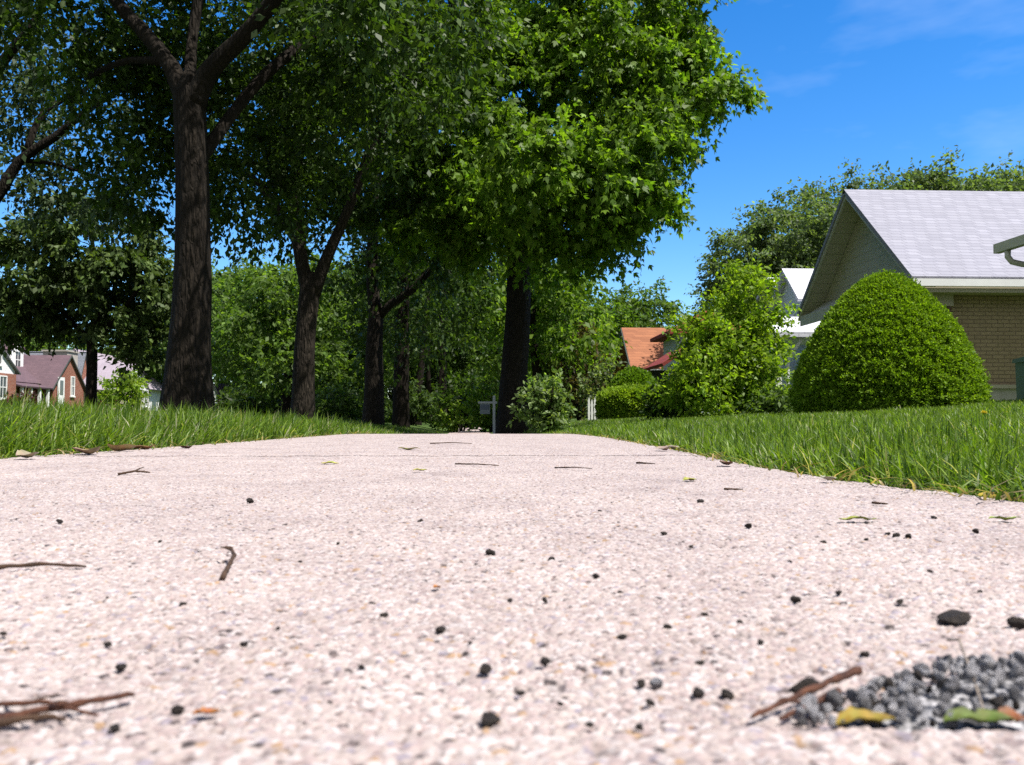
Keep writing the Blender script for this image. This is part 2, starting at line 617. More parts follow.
mb = MB()
mb.add([(-14.1, -300, -0.185), (-5.62, -300, -0.185), (-5.62, 900, -0.185), (-14.1, 900, -0.185)], [(0, 1, 2, 3)])
tag(mb.build('street', M['asphalt']), kind='structure')
mb = MB()
mb.box(-5.62, -5.44, -300, 900, -0.3, 0.045)
tag(mb.build('kerb', M['concrete_plain']), kind='structure')
mb = MB()
mb.box(-14.28, -14.1, -300, 900, -0.3, 0.0)
tag(mb.build('far_kerb', M['concrete_plain']), kind='structure')

# sidewalk: whole path, joints every 1.55 m, with real thickness
mb = MB()
JY = [-1.36, 0.185, 0.2]
yy = 0.2
edges = [(-3, -1.36), (-1.352, 0.1800)]
starts = []
y0 = 0.1802
while y0 < 78:
    y1 = y0 + 1.545
    edges.append((y0, y1))
    y0 = y1 + 0.008
for i, (a0, a1) in enumerate(edges):
    ysl = np.linspace(a0, a1, 6 if a0 < 12 else 2)
    dz = -0.0035 if i > 1 else -0.003
    tilt = 0.0 if i < 3 else 0.003 * math.sin(i * 2.3)
    top, bot = [], []
    vs, fs = [], []
    for q, yv in enumerate(ysl):
        z = float(path_z(yv)) + dz + tilt * (q / (len(ysl) - 1) - 0.5)
        L, R = float(path_l(yv)), float(path_r(yv))
        vs += [(L, yv, z), (R, yv, z), (R, yv, z - 0.1), (L, yv, z - 0.1)]
    n = len(ysl)
    for q in range(n - 1):
        b = q * 4
        for j in range(4):
            j2 = (j + 1) % 4
            fs.append((b + j, b + j2, b + 4 + j2, b + 4 + j))
    fs.append((0, 3, 2, 1))
    fs.append(((n - 1) * 4, (n - 1) * 4 + 1, (n - 1) * 4 + 2, (n - 1) * 4 + 3))
    mb.add(vs, fs)
tag(mb.build('sidewalk', M['concrete']), kind='structure')


# the grains standing out of the nearest two slabs, as real relief
def hash2(ix, iy, s):
    h = (ix.astype(np.int64) * 374761393 + iy.astype(np.int64) * 668265263 + s * 1274126177) & 0xffffffff
    h = ((h ^ (h >> 13)) * 1274126177) & 0xffffffff
    h = h ^ (h >> 16)
    return (h & 0xffffff).astype(np.float64) / 0xffffff


def grains(x, y, s, seed):
    """distance to the nearest grain (in cells), its random number and second random number"""
    cx, cy = np.floor(x / s), np.floor(y / s)
    best = np.full(x.shape, 9.0)
    rnd = np.zeros(x.shape)
    rn2 = np.zeros(x.shape)
    for dx in (-1, 0, 1):
        for dy in (-1, 0, 1):
            ix, iy = cx + dx, cy + dy
            px = ix + 0.5 + 0.42 * (hash2(ix, iy, seed) * 2 - 1)
            py = iy + 0.5 + 0.42 * (hash2(ix, iy, seed + 1) * 2 - 1)
            ang = hash2(ix, iy, seed + 2) * math.pi
            asp = 0.7 + 0.6 * hash2(ix, iy, seed + 3)
            ux, uy = x / s - px, y / s - py
            a_ = (ux * np.cos(ang) + uy * np.sin(ang)) * asp
            b_ = (-ux * np.sin(ang) + uy * np.cos(ang)) / asp
            d = np.sqrt(a_ * a_ + b_ * b_) / (0.55 + 0.75 * hash2(ix, iy, seed + 4))
            m = d < best
            best = np.where(m, d, best)
            rnd = np.where(m, hash2(ix, iy, seed + 5), rnd)
            rn2 = np.where(m, hash2(ix, iy, seed + 6), rn2)
    return best, rnd, rn2


def relief(y_from, y_to, ratio, cols, zoff, name):
    n = int(math.log(y_to / y_from) / ratio)
    yv = y_from * np.exp(np.linspace(0, math.log(y_to / y_from), n))
    u = np.linspace(0, 1, cols)
    L = np.maximum(-0.78 * yv - 0.07, path_l(yv) + 0.002)
    R = np.minimum(0.86 * yv + 0.07, path_r(yv) - 0.002)
    X = L[:, None] + (R - L)[:, None] * u[None, :]
    Y = np.repeat(yv[:, None], cols, 1)
    d1, r1, q1 = grains(X, Y, 0.0022, 11)
    d2, r2, q2 = grains(X, Y, 0.00108, 57)
    dome1 = np.clip(1 - d1 * d1 * 1.5, 0, 1) * (0.25 + 0.75 * q1)
    dome2 = np.clip(1 - d2 * d2 * 1.6, 0, 1) * (0.3 + 0.7 * q2)
    dp, rp, qp = grains(X, Y, 0.0075, 91)
    pit = smooth01((0.42 - dp) / 0.2) * (rp < 0.16) * (0.4 + 0.6 * qp)
    low = 0.0005 * np.sin(X * 61 + 3 * np.sin(Y * 23)) + 0.0004 * np.sin(Y * 47 + X * 19)
    Z = zoff - 0.0011 + low + np.maximum(0.0014 * dome1 ** 0.6, 0.00075 * dome2 ** 0.6) - 0.0012 * pit

    def pick(rv, pal=GRAINS):
        c = np.zeros(rv.shape + (3,))
        lo = 0.0
        for p, cc in pal:
            c[(rv >= lo) & (rv <= p)] = cc
            lo = p
        return c
    use1 = (0.0014 * dome1 ** 0.6 > 0.00075 * dome2 ** 0.6)
    C = np.where(use1[..., None], pick(r1), pick(r2, FINE))
    none = (dome1 <= 0) & (dome2 <= 0)
    C[none] = (0.15, 0.118, 0.11)
    hm = np.maximum(0.0014 * dome1 ** 0.6, 0.00075 * dome2 ** 0.6)
    C *= (0.44 + 0.64 * np.clip(hm / 0.00062, 0, 1))[..., None]      # gap shading put into the colour, along with the grey cement paste
    C *= (1 - 0.35 * pit)[..., None] * (0.86 + 0.28 * np.where(use1, q2, q1))[..., None]
    V = np.stack([X, Y, Z], -1).reshape(-1, 3)
    I = np.arange(n * cols).reshape(n, cols)
    Fq = np.stack([I[:-1, :-1], I[:-1, 1:], I[1:, 1:], I[1:, :-1]], -1).reshape(-1, 4)
    me = np_mesh(name, V, Fq, np.full(len(Fq), 4), C.reshape(-1, 3), smooth=True)
    tag(link(name, me, M['concrete_near']), kind='structure')


relief(0.1815, 1.7292, 0.0022, 1300, -0.0006, 'sidewalk_aggregate')
relief(1.7300, 3.2748, 0.0022, 900, 0.0, 'sidewalk_aggregate')
relief(3.2756, 4.82, 0.0022, 800, 0.0, 'sidewalk_aggregate')
relief(0.085, 0.1812, 0.004, 620, 0.0024, 'sidewalk_aggregate')

# ------------------------------------------------------------------ grass (nobody could count it)


def blades(P, H, W, lean, tint, name, label):
    """one strip per blade: 3 bends"""
    n = len(P)
    az = rng.uniform(0, 2 * np.pi, n)
    dirv = np.stack([np.cos(az), np.sin(az), np.zeros(n)], 1)
    face = az + np.pi / 2 + rng.normal(0, 0.5, n)
    side = np.stack([np.cos(face), np.sin(face), np.zeros(n)], 1)
    lv = lean[0] * np.clip(np.abs(rng.normal(0.55, 0.5, n)), 0, 1.8)
    bias = lean[1]
    rows = []
    for t, wv in ((0, 1.0), (0.4, 0.9), (0.75, 0.6)):
        off = dirv * (lv * t * t * 0.9)[:, None] * H[:, None] + bias * (t * t)
        z = H * (t - 0.25 * lv * t * t)
        c = P + off
        c = c + np.stack([np.zeros(n), np.zeros(n), z], 1)
        rows.append(c - side * (W * wv * 0.5)[:, None])
        rows.append(c + side * (W * wv * 0.5)[:, None])
    off = dirv * (lv * 0.9)[:, None] * H[:, None] + bias
    rows.append(P + off + np.stack([np.zeros(n), np.zeros(n), H * (1 - 0.25 * lv) - 0.15 * H * (lv > 0.9)], 1))
    V = np.stack(rows, 1)
    tpl_q = np.array([[0, 1, 3, 2], [2, 3, 5, 4]])
    b = (np.arange(n) * 7)[:, None, None]
    q = (tpl_q[None] + b).reshape(n, -1)
    tr = (np.array([[4, 5, 6]])[None] + b).reshape(n, -1)
    flat = np.concatenate([q, tr], 1)
    lt = np.tile(np.array([4, 4, 3]), n)
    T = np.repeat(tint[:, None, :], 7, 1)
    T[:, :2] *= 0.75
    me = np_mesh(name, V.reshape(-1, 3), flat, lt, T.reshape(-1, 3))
    return tag(link(name, me, M['grass']), label, 'grass', kind='stuff')


def grass_tint(n, dry=0.05):
    a = rng.random(n)[:, None]
    c = np.array([0.044, 0.096, 0.010]) * (1 - a) + np.array([0.162, 0.235, 0.030]) * a
    c *= rng.uniform(0.6, 1.3, n)[:, None]
    d = rng.random(n) < dry
    c[d] = np.array([0.40, 0.38, 0.24]) * rng.uniform(0.6, 1.1, d.sum())[:, None]
    return c


def scatter(n, dmin, dmax, a0, a1, power):
    """points by distance d from the lens, density falling with d"""
    u = rng.random(n)
    e_ = 2 - power
    d = (dmin ** e_ + u * (dmax ** e_ - dmin ** e_)) ** (1 / e_)
    a_ = rng.uniform(a0, a1, n)
    return d * np.sin(a_), d * np.cos(a_)


def clump(x, y, s=3.0):
    return 0.5 + 0.25 * np.sin(x * 7.3 * s / 3 + 2 * np.sin(y * 3.1)) + 0.25 * np.sin(y * 5.9 * s / 3 + 2.3 * np.sin(x * 4.3))


# right-hand lawn
x, y = scatter(150000, 0.72, 24, rad(0), rad(56), 1.75)
keep = (x > path_r(y) - 0.012 + 0.03 * (rng.random(len(x)) - 0.5)) & (x < 9)
x, y = x[keep], y[keep]
edge_d = x - path_r(y)
H = (0.038 + 0.025 * clump(x, y) + rng.normal(0, 0.010, len(x))) * (0.55 + 0.45 * np.clip(edge_d / 0.10, 0, 1))
H = np.clip(H, 0.016, 0.13)
dd = np.hypot(x, y)
W = 0.0028 + 0.0009 * np.clip(dd - 1, 0, 14) ** 0.9
H += 0.004 * np.clip(dd - 3, 0, 8) * 0.4
bias = np.zeros((len(x), 3))
bias[:, 0] = -0.02 * np.exp(-edge_d / 0.06) * rng.random(len(x))
blades(np.stack([x, y, gz(x, y) - 0.004], 1), H, W, (1.0, bias), grass_tint(len(x), 0.025), 'lawn_grass', 'mown green lawn grass beside the right edge of the path')

# left-hand verge: longer, more straw in it
x, y = scatter(150000, 1.15, 26, rad(-62), rad(-1.2), 1.7)
keep = (x < path_l(y) + 0.012 + 0.05 * (rng.random(len(x)) - 0.5)) & (x > -5.4)
x, y = x[keep], y[keep]
edge_d = path_l(y) - x
dd = np.hypot(x, y)
H = (0.082 + 0.062 * clump(x + 3, y) + rng.normal(0, 0.020, len(x))) * (0.5 + 0.5 * np.clip(edge_d / 0.22, 0, 1))
H = np.clip(H, 0.02, 0.24)
W = 0.003 + 0.0009 * np.clip(dd - 1.3, 0, 14) ** 0.9
bias = np.zeros((len(x), 3))
bias[:, 0] = 0.045 * np.exp(-edge_d / 0.12) * rng.random(len(x)) + 0.01
blades(np.stack([x, y, gz(x, y) - 0.004], 1), H, W, (1.0, bias), grass_tint(len(x), 0.07), 'verge_grass', 'long green verge grass with straw blades left of the path')

# dead blades and thatch lying along both edges of the slab
n = 5200
y = 0.72 + 9 * rng.random(n) ** 1.8
sidev = rng.random(n) < 0.5
x = np.where(sidev, path_l(y) - 0.03 + 0.05 * rng.normal(0, 0.7, n), path_r(y) + 0.025 + 0.03 * rng.normal(0, 0.7, n))
n_ = len(x)
bias = np.zeros((n_, 3))
bias[:, 0] = rng.normal(0, 0.035, n_)
bias[:, 1] = rng.normal(0, 0.035, n_)
tt = np.array([0.33, 0.26, 0.15]) * rng.uniform(0.3, 1.25, n_)[:, None] * np.array([1, 0.95, 0.85])
gm = rng.random(n_) < 0.35
tt[gm] = grass_tint(gm.sum(), 0)
zb = np.maximum(gz(x, y), np.where((x > path_l(y)) & (x < path_r(y)), path_z(y) + 0.001, -1)) - 0.001
blades(np.stack([x, y, zb], 1), rng.uniform(0.006, 0.022, n_), rng.uniform(0.0015, 0.004, n_), (1.0, bias), tt, 'grass_thatch', 'dry thatch and clippings along both edges of the slab')

# grass across the street, far lawn beyond, coarse
x = rng.uniform(-26, -14.4, 26000)
y = rng.uniform(16, 75, 26000)
dd = np.hypot(x, y)
blades(np.stack([x, y, gz(x, y) - 0.01], 1), rng.uniform(0.05, 0.11, len(x)), 0.02 + 0.0007 * dd, (1.0, np.zeros((len(x), 3))), grass_tint(len(x), 0.02), 'far_lawn_grass', 'green front lawn grass across the street')

# ------------------------------------------------------------------ trees
DIAM = (np.array([(0, 0, 0), (0.27, 0.45, 0.05), (0, 1, -0.06), (-0.27, 0.45, 0.05)], float), np.array([(0, 1, 2, 3)]))


def _lobed():
    vs, fs = [], []
    for ang, ln, wd in ((0, 1.0, 0.15), (0.62, 0.72, 0.12), (-0.62, 0.72, 0.12)):
        b = len(vs)
        ca, sa = math.cos(ang), math.sin(ang)
        for (s_, a_, n_) in ((0, 0.0, 0), (wd, 0.5, 0.04), (0, 1, -0.08), (-wd, 0.5, 0.04)):
            s2, a2 = s_ * ln * 1.3, a_ * ln
            vs.append((s2 * ca + a2 * sa, -s2 * sa + a2 * ca, n_))
        fs.append((b, b + 1, b + 2, b + 3))
    return np.array(vs, float), np.array(fs)


LOBED = _lobed()


def unit(a_):
    return a_ / np.maximum(np.linalg.norm(a_, axis=1, keepdims=True), 1e-9)


def leaf_mesh(name, P, A, N, S, tint, tpl):
    tv, tf = tpl
    A = unit(A)
    N = unit(N - A * np.sum(N * A, 1, keepdims=True))
    Sd = np.cross(A, N)
    n, m = len(P), len(tv)
    V = P[:, None, :] + S[:, None, None] * (tv[None, :, 0:1] * Sd[:, None, :] + tv[None, :, 1:2] * A[:, None, :] + tv[None, :, 2:3] * N[:, None, :])
    Fq = (tf[None] + (np.arange(n) * m)[:, None, None]).reshape(-1, 4)
    return np_mesh(name, V.reshape(-1, 3), Fq, np.full(len(Fq), 4), np.repeat(tint, m, 0))


def tints(n, lo, hi, var=0.18):
    a_ = rng.random(n)[:, None]
    return (np.array(lo) * (1 - a_) + np.array(hi) * a_) * rng.normal(1, var, n).clip(0.5, 1.6)[:, None]


LIT = ((0.055, 0.115, 0.012), (0.13, 0.20, 0.024))
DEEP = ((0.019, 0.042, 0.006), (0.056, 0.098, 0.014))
GREYG = ((0.058, 0.094, 0.036), (0.13, 0.178, 0.080))
YELG = ((0.11, 0.19, 0.02), (0.20, 0.27, 0.035))
REDG = ((0.06, 0.05, 0.025), (0.10, 0.085, 0.035))
BRONZE = ((0.05, 0.02, 0.022), (0.09, 0.035, 0.03))


def bez(p0, p1, p2, n):
    out_ = []
    for i in range(n + 1):
        t = i / n
        out_.append(p0 * (1 - t) ** 2 + p1 * 2 * t * (1 - t) + p2 * t * t)
    return out_


def make_tree(name, label, cat, base, stems, lobes, leaf, per, spray, pal, mat='leaf', bark='bark', tpl=DIAM, group=None,
              droop=0.5, sides=9, twig_r=1.0, up=0.6, fill=0.3, second=7, crown_part=True):
    """stems: list of [(point, radius), ...]; lobes: (centre, (rx,ry,rz), clusters); one thing > trunk, crown"""
    root = thing(name, label, cat, base, group)
    base = Vector(base)
    mbt = MB()
    nodes, nrad = [], []
    for st in stems:
        pts = [Vector(p) for p, r in st]
        rr = [r for p, r in st]
        P2, R2 = [], []
        for i in range(len(pts) - 1):
            seg = max(2, int((pts[i + 1] - pts[i]).length / max(0.28, rr[i] * 0.8)))
            for q in range(seg):
                t = q / seg
                # smooth run through the points
                p_1, p0, p1, p2 = pts[max(i - 1, 0)], pts[i], pts[i + 1], pts[min(i + 2, len(pts) - 1)]
                pp = 0.5 * ((2 * p0) + (p1 - p_1) * t + (2 * p_1 - 5 * p0 + 4 * p1 - p2) * t * t + (3 * p0 - p_1 - 3 * p1 + p2) * t ** 3)
                P2.append(pp)
                R2.append(rr[i] * (1 - t) + rr[i + 1] * t)
        P2.append(pts[-1])
        R2.append(rr[-1])
        mbt.tube(P2, R2, sides if rr[0] > 0.08 else 6, 0.045 if rr[0] > 0.1 else 0.02)
        for p, r_ in zip(P2[2:], R2[2:]):
            nodes.append(p)
            nrad.append(r_)
    cl, cax = [], []
    sec = []
    for (c, R, n) in lobes:
        c = Vector(c)
        k_ = 0
        while k_ < n:
            d = rng.normal(0, 1, 3)
            d /= np.linalg.norm(d)
            rr_ = (fill + (1 - fill) * rng.random()) ** 0.5
            cl.append(c + Vector((d[0] * R[0] * rr_, d[1] * R[1] * rr_, d[2] * R[2] * rr_)))
            cax.append(c)
            k_ += 1
        for _ in range(second if n > 12 else max(1, n // 5)):
            d = rng.normal(0, 1, 3)
            d /= np.linalg.norm(d)
            q = 0.55 * rng.random() ** 0.4
            sec.append(c + Vector((d[0] * R[0] * q, d[1] * R[1] * q, d[2] * R[2] * q)))

    def attach(target, kn, r_scale, r_cap):
        na = np.array([tuple(p) for p in nodes])
        tv_ = np.array(tuple(target))
        dv = tv_ - na
        dist = np.linalg.norm(dv, axis=1) + 0.6 * np.clip(-dv[:, 2], 0, None)
        j = int(np.argmin(dist))
        p0 = nodes[j]
        L = (target - p0).length
        if L < 0.05:
            return
        mid = p0 + (target - p0) * 0.5 + Vector((rng.normal(0, 0.07) * L, rng.normal(0, 0.07) * L, (0.12 + rng.normal(0, 0.06)) * L))
        nseg = max(3, min(9, int(L / 0.35)))
        pts = bez(p0, mid, target, nseg)
        r0 = min(nrad[j] * 0.72, r_cap, (0.006 + r_scale * L))
        r1 = r0 * 0.3
        mbt.tube(pts, [r0 + (r1 - r0) * i / nseg for i in range(nseg + 1)], 5 if r0 < 0.05 else 7, 0.02, cap=False)
        for i in range(1, nseg + 1):
            nodes.append(pts[i])
            nrad.append(max(0.006, r0 + (r1 - r0) * i / nseg))

    na0 = np.array([tuple(p) for p in nodes])
    sec.sort(key=lambda p: np.min(np.linalg.norm(na0 - np.array(tuple(p)), axis=1)))
    for p in sec:
        attach(p, 0, 0.018 * twig_r, 0.12 * twig_r)
    for p in cl:
        attach(p, 0, 0.006 * twig_r, 0.03 * twig_r)
    trunk = mbt.build('trunk', M[bark], root, smooth=True)
    # leaves: sprays fanning out and down from each cluster's centre
    nc = len(cl)
    C = np.array([tuple(p) for p in cl])
    O = np.array([tuple(p) for p in cax])
    outw = unit(C - O + rng.normal(0, 0.3, C.shape))
    ns = 5
    sd = unit(outw[:, None, :].repeat(ns, 1).reshape(-1, 3) * 0.8 + rng.normal(0, 0.75, (nc * ns, 3)) * np.array([1, 1, 0.55]) + np.array([0, 0, -0.15 * droop]))
    rep = max(1, per // ns)
    t = np.tile(np.linspace(0.12, 1, rep), nc * ns) + rng.normal(0, 0.07, nc * ns * rep)
    D = np.repeat(sd, rep, 0)
    Cc = np.repeat(np.repeat(C, ns, 0), rep, 0)
    spr = np.repeat(np.repeat(spray * rng.uniform(0.6, 1.25, nc), ns), rep)
    P = Cc + D * (t * spr)[:, None] + rng.normal(0, 0.09, (len(t), 3)) * spr[:, None]
    P[:, 2] -= droop * 0.35 * spr * t * t
    A = D * 0.6 + rng.normal(0, 0.6, P.shape) + np.array([0, 0, -droop])
    N = rng.normal(0, 0.6, P.shape) + np.array([0, 0, up]) + D * 0.15
    S = leaf * rng.uniform(0.5, 1.3, len(P))
    tn = tints(len(P), *pal)
    tn *= np.repeat(np.repeat(rng.normal(1, 0.16, nc).clip(0.6, 1.5), ns), rep)[:, None]
    bo = np.array(tuple(base))
    me = leaf_mesh('crown', P - bo, A, N, S, tn, tpl)
    link('crown', me, M[mat], root)
    return root


def copy_thing(o, loc, rz, sc, label, group=None):
    r_ = o.copy()
    COL.objects.link(r_)
    r_.location = loc
    r_.rotation_euler = (0, 0, rz)
    r_.scale = sc if isinstance(sc, tuple) else (sc, sc, sc)
    r_['label'] = label
    if group:
        r_['group'] = group
    for ch in list(o.children):
        c_ = ch.copy()
        COL.objects.link(c_)
        c_.parent = r_
    return r_


def lobe(px, py, Y, rx, ry, dep, n):
    s_ = Y / F
    return (at(px, py, Y), (rx * s_, dep, ry * s_), n)


def S_(Y, *pts):
    """stem through pixel points at depth Y(+dy): (px, py, width_px, dy)"""
    out_ = []
    for (px, py, wpx, dy) in pts:
        out_.append((at(px, py, Y + dy), wpx / 2 * (Y + dy) / F))
    return out_


def gbase(px, Y):
    p = at(px, 422, Y)
    return (p.x, Y, float(gz(p.x, Y)))


def from_ground(px, Y, wpx):
    b = gbase(px, Y)
    return (Vector(b) - Vector((0, 0, 0.1)), wpx / 2 * Y / F)


TG = 'big shade trees along the verge'
# T1, the nearest
Y = 10.6
stems = [
    [from_ground(185, Y, 62), (at(186, 412, Y), 54 / 2 * Y / F), (at(188, 375, Y), 45 / 2 * Y / F), (at(190, 340, Y), 40 / 2 * Y / F), (at(193, 288, Y), 36 / 2 * Y / F), (at(193, 200, Y), 32 / 2 * Y / F), (at(190, 120, Y), 31 / 2 * Y / F), (at(189, 95, Y), 30 / 2 * Y / F), (at(190, 72, Y), 12 / 2 * Y / F)],
    S_(Y, (188, 110, 24, 0), (172, 68, 17, 0.1), (140, 28, 14, 0.3), (112, -5, 12, 0.5), (70, -90, 12, 0.9), (20, -180, 7, 1.2)),
    S_(Y, (190, 112, 26, 0), (208, 72, 19, -0.1), (238, 42, 17, -0.2), (270, 5, 15, -0.4), (320, -70, 14, -0.8), (380, -170, 8, -1.2)),
    S_(Y, (197, 165, 14, 0), (222, 128, 12, 0.2), (262, 78, 11, 0.5), (310, 40, 11, 0.9), (380, 5, 8, 1.3)),
    S_(Y, (189, 100, 15, 0), (192, 40, 10, 0.5), (205, -60, 12, 0.6), (200, -200, 8, 0.8)),
    S_(Y, (165, 62, 10, 0.1), (130, 60, 7, 0.5), (90, 75, 5, 1.2)),
]
L1 = [lobe(60, 5, 11.8, 90, 75, 1.2, 75), lobe(128, 115, 13.0, 48, 65, 1.0, 55), lobe(215, 20, 12.9, 110, 80, 1.2, 105), lobe(330, 15, 11.4, 75, 60, 1.0, 55), lobe(345, 12, 9.3, 45, 24, 0.5, 14),
      lobe(245, 120, 13.2, 75, 60, 1.0, 55), lobe(410, 40, 11.2, 80, 70, 1.6, 65), lobe(110, -225, 10.2, 280, 125, 3.2, 330), lobe(340, 115, 13.0, 70, 60, 1.0, 45), lobe(150, 30, 13.0, 60, 50, 0.8, 40), lobe(258, 178, 13.4, 48, 42, 0.9, 34), lobe(140, 178, 13.4, 36, 38, 0.8, 24)]
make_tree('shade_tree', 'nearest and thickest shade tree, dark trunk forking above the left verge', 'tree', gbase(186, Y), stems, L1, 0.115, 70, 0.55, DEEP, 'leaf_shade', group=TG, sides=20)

# T2
Y = 16
stems = [
    [from_ground(302, Y, 30), (at(303, 400, Y), 23 / 2 * Y / F), (at(305, 340, Y), 20 / 2 * Y / F), (at(310, 288, Y), 20 / 2 * Y / F), (at(311, 272, Y), 9 / 2 * Y / F)],
    S_(Y, (309, 295, 15, 0), (299, 245, 13, 0), (296, 180, 11, 0.1), (300, 100, 12, 0.2), (290, 0, 10, 0.3), (280, -120, 6, 0.3)),
    S_(Y, (313, 295, 15, 0), (325, 262, 12, -0.1), (350, 205, 9, -0.3), (375, 140, 11, -0.5), (420, 40, 8, -0.8)),
    S_(Y, (300, 250, 10, 0), (280, 210, 8, 0.3), (250, 175, 6, 0.6), (225, 165, 4, 0.9)),
]
L2 = [lobe(300, 60, 17, 90, 70, 2.0, 70), lobe(250, 195, 17.5, 48, 45, 1.0, 34), lobe(375, 165, 17.2, 65, 55, 1.2, 50), lobe(330, 215, 17.6, 40, 40, 0.8, 26), lobe(400, 80, 15, 80, 70, 2.2, 60),
      lobe(330, -110, 15.5, 170, 90, 3.5, 150), lobe(340, 120, 17, 70, 60, 2, 40), lobe(240, 120, 17.5, 60, 50, 1.6, 30)]
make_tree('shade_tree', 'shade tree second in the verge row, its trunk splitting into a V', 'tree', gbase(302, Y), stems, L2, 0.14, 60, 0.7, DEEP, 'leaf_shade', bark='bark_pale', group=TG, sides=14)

# T3
Y = 23
stems = [
    [from_ground(373, Y, 24), (at(374, 395, Y), 20 / 2 * Y / F), (at(374, 350, Y), 17 / 2 * Y / F), (at(376, 314, Y), 15 / 2 * Y / F), (at(376, 300, Y), 7 / 2 * Y / F)],
    S_(Y, (376, 320, 13, 0), (372, 270, 12, 0), (375, 200, 10, 0.2), (385, 80, 8, 0.4), (380, -40, 5, 0.4)),
    S_(Y, (378, 318, 9, 0), (392, 303, 8, -0.2), (412, 290, 7.5, -0.6), (445, 252, 6, -1), (480, 200, 5, -1.3)),
]
L3 = [lobe(375, 130, 23, 90, 70, 3, 60), lobe(350, 240, 23.5, 48, 45, 1.6, 34), lobe(430, 230, 22, 60, 50, 2.4, 55), lobe(450, 160, 21.5, 75, 60, 2.6, 60), lobe(380, 0, 23, 150, 80, 4, 60), lobe(385, 330, 25, 40, 40, 1.6, 20)]
make_tree('shade_tree', 'third shade tree of the verge row, with a pale broken limb pointing right', 'tree', gbase(373, Y), stems, L3, 0.18, 55, 0.85, DEEP, 'leaf_shade', bark='bark_pale', group=TG, sides=12)

# T4
Y = 28
stems = [[from_ground(401, Y, 19), (at(401, 390, Y), 16 / 2 * Y / F), (at(402, 330, Y), 14 / 2 * Y / F), (at(404, 260, Y), 11 / 2 * Y / F), (at(405, 150, Y), 8 / 2 * Y / F)]]
L4 = [lobe(405, 190, 28, 80, 70, 3, 70), lobe(430, 290, 28.5, 60, 45, 2.5, 50), lobe(450, 230, 27.5, 55, 60, 2.5, 50), lobe(395, 80, 28, 110, 80, 4, 50)]
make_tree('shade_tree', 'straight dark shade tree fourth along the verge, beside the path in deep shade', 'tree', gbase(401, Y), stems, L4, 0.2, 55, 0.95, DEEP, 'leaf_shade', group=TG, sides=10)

# thin trunks farther down the row
for i, (px, Y, wpx, lean, lab) in enumerate([(417, 40, 8, 6, 'slim leaning shade tree fifth in the verge row, far down the path'),
                                             (441, 47, 11, 1, 'stout dark shade tree far down the path, left of the hanging sign'),
                                             (429, 58, 5, -1, 'very thin far trunk between the leaning tree and the stout far tree')]):
    stems = [[from_ground(px, Y, wpx * 1.3), (at(px, 400, Y), wpx / 2 * Y / F), (at(px + lean, 350, Y), wpx * 0.8 / 2 * Y / F), (at(px + lean * 2, 280, Y), wpx * 0.5 / 2 * Y / F)]]
    LL = [lobe(px + lean, 300, Y, 60, 45, 3, 50), lobe(px + lean * 2, 230, Y, 70, 60, 3.5, 55)]
    make_tree('shade_tree', lab, 'tree', gbase(px, Y), stems, LL, 0.26, 45, 1.2, DEEP, 'leaf_shade', group=TG, sides=8)

# the big sunlit tree right of the path
Y = 21
stems = [
    [from_ground(514, Y, 44), (at(514, 410, Y), 33 / 2 * Y / F), (at(514, 375, Y), 27 / 2 * Y / F), (at(518, 310, Y), 25 / 2 * Y / F), (at(520, 240, Y), 23 / 2 * Y / F)],
    S_(Y, (519, 260, 18, 0), (500, 190, 15, -0.6), (475, 110, 11, -1.4), (455, 20, 8, -2), (440, -60, 5, -2.4)),
    S_(Y, (520, 255, 20, 0), (530, 180, 17, -1), (550, 90, 13, -2), (570, 0, 9, -3), (580, -90, 5, -3.4)),
    S_(Y, (521, 258, 16, 0), (560, 195, 12, -1), (610, 140, 9, -2.2), (655, 95, 6, -3), (700, 70, 3, -3.3)),
    S_(Y, (560, 190, 8, -1), (585, 215, 6, -1), (610, 225, 4, -1)),
]
LR = [lobe(560, 95, 19.0, 95, 80, 2.2, 120), lobe(622, 70, 18.2, 70, 70, 1.8, 95), lobe(668, 92, 17.4, 40, 50, 1.3, 54), lobe(722, 88, 17.2, 16, 7, 0.5, 12), lobe(684, 20, 18.0, 26, 40, 1.2, 30),
      lobe(470, 110, 17.8, 80, 85, 1.8, 95), lobe(440, 20, 17.5, 75, 60, 1.8, 60), lobe(600, -10, 18.8, 80, 60, 2.0, 75), lobe(560, -90, 20.5, 150, 90, 3.0, 90),
      lobe(636, 155, 16.8, 42, 38, 1.2, 46), lobe(600, 175, 16.4, 55, 40, 1.2, 52), lobe(520, 170, 16.0, 60, 45, 1.2, 52), lobe(636, 200, 16.8, 34, 15, 0.8, 18), lobe(592, 222, 17.0, 45, 22, 0.9, 24),
      lobe(500, 222, 17.4, 55, 28, 1.0, 30), lobe(440, 215, 17.6, 45, 40, 1.2, 32), lobe(605, 236, 17.4, 14, 10, 0.5, 6), lobe(560, 250, 18.5, 35, 16, 0.8, 12)]
make_tree('lawn_tree', 'big sunlit tree with thick dark trunk on the right lawn behind the hanging sign', 'tree', gbase(516, Y), stems, LR, 0.15, 100, 0.66, ((0.055, 0.118, 0.010), (0.14, 0.225, 0.022)), 'leaf', tpl=LOBED, sides=18, droop=0.8, up=0.4, bark='bark_pale')

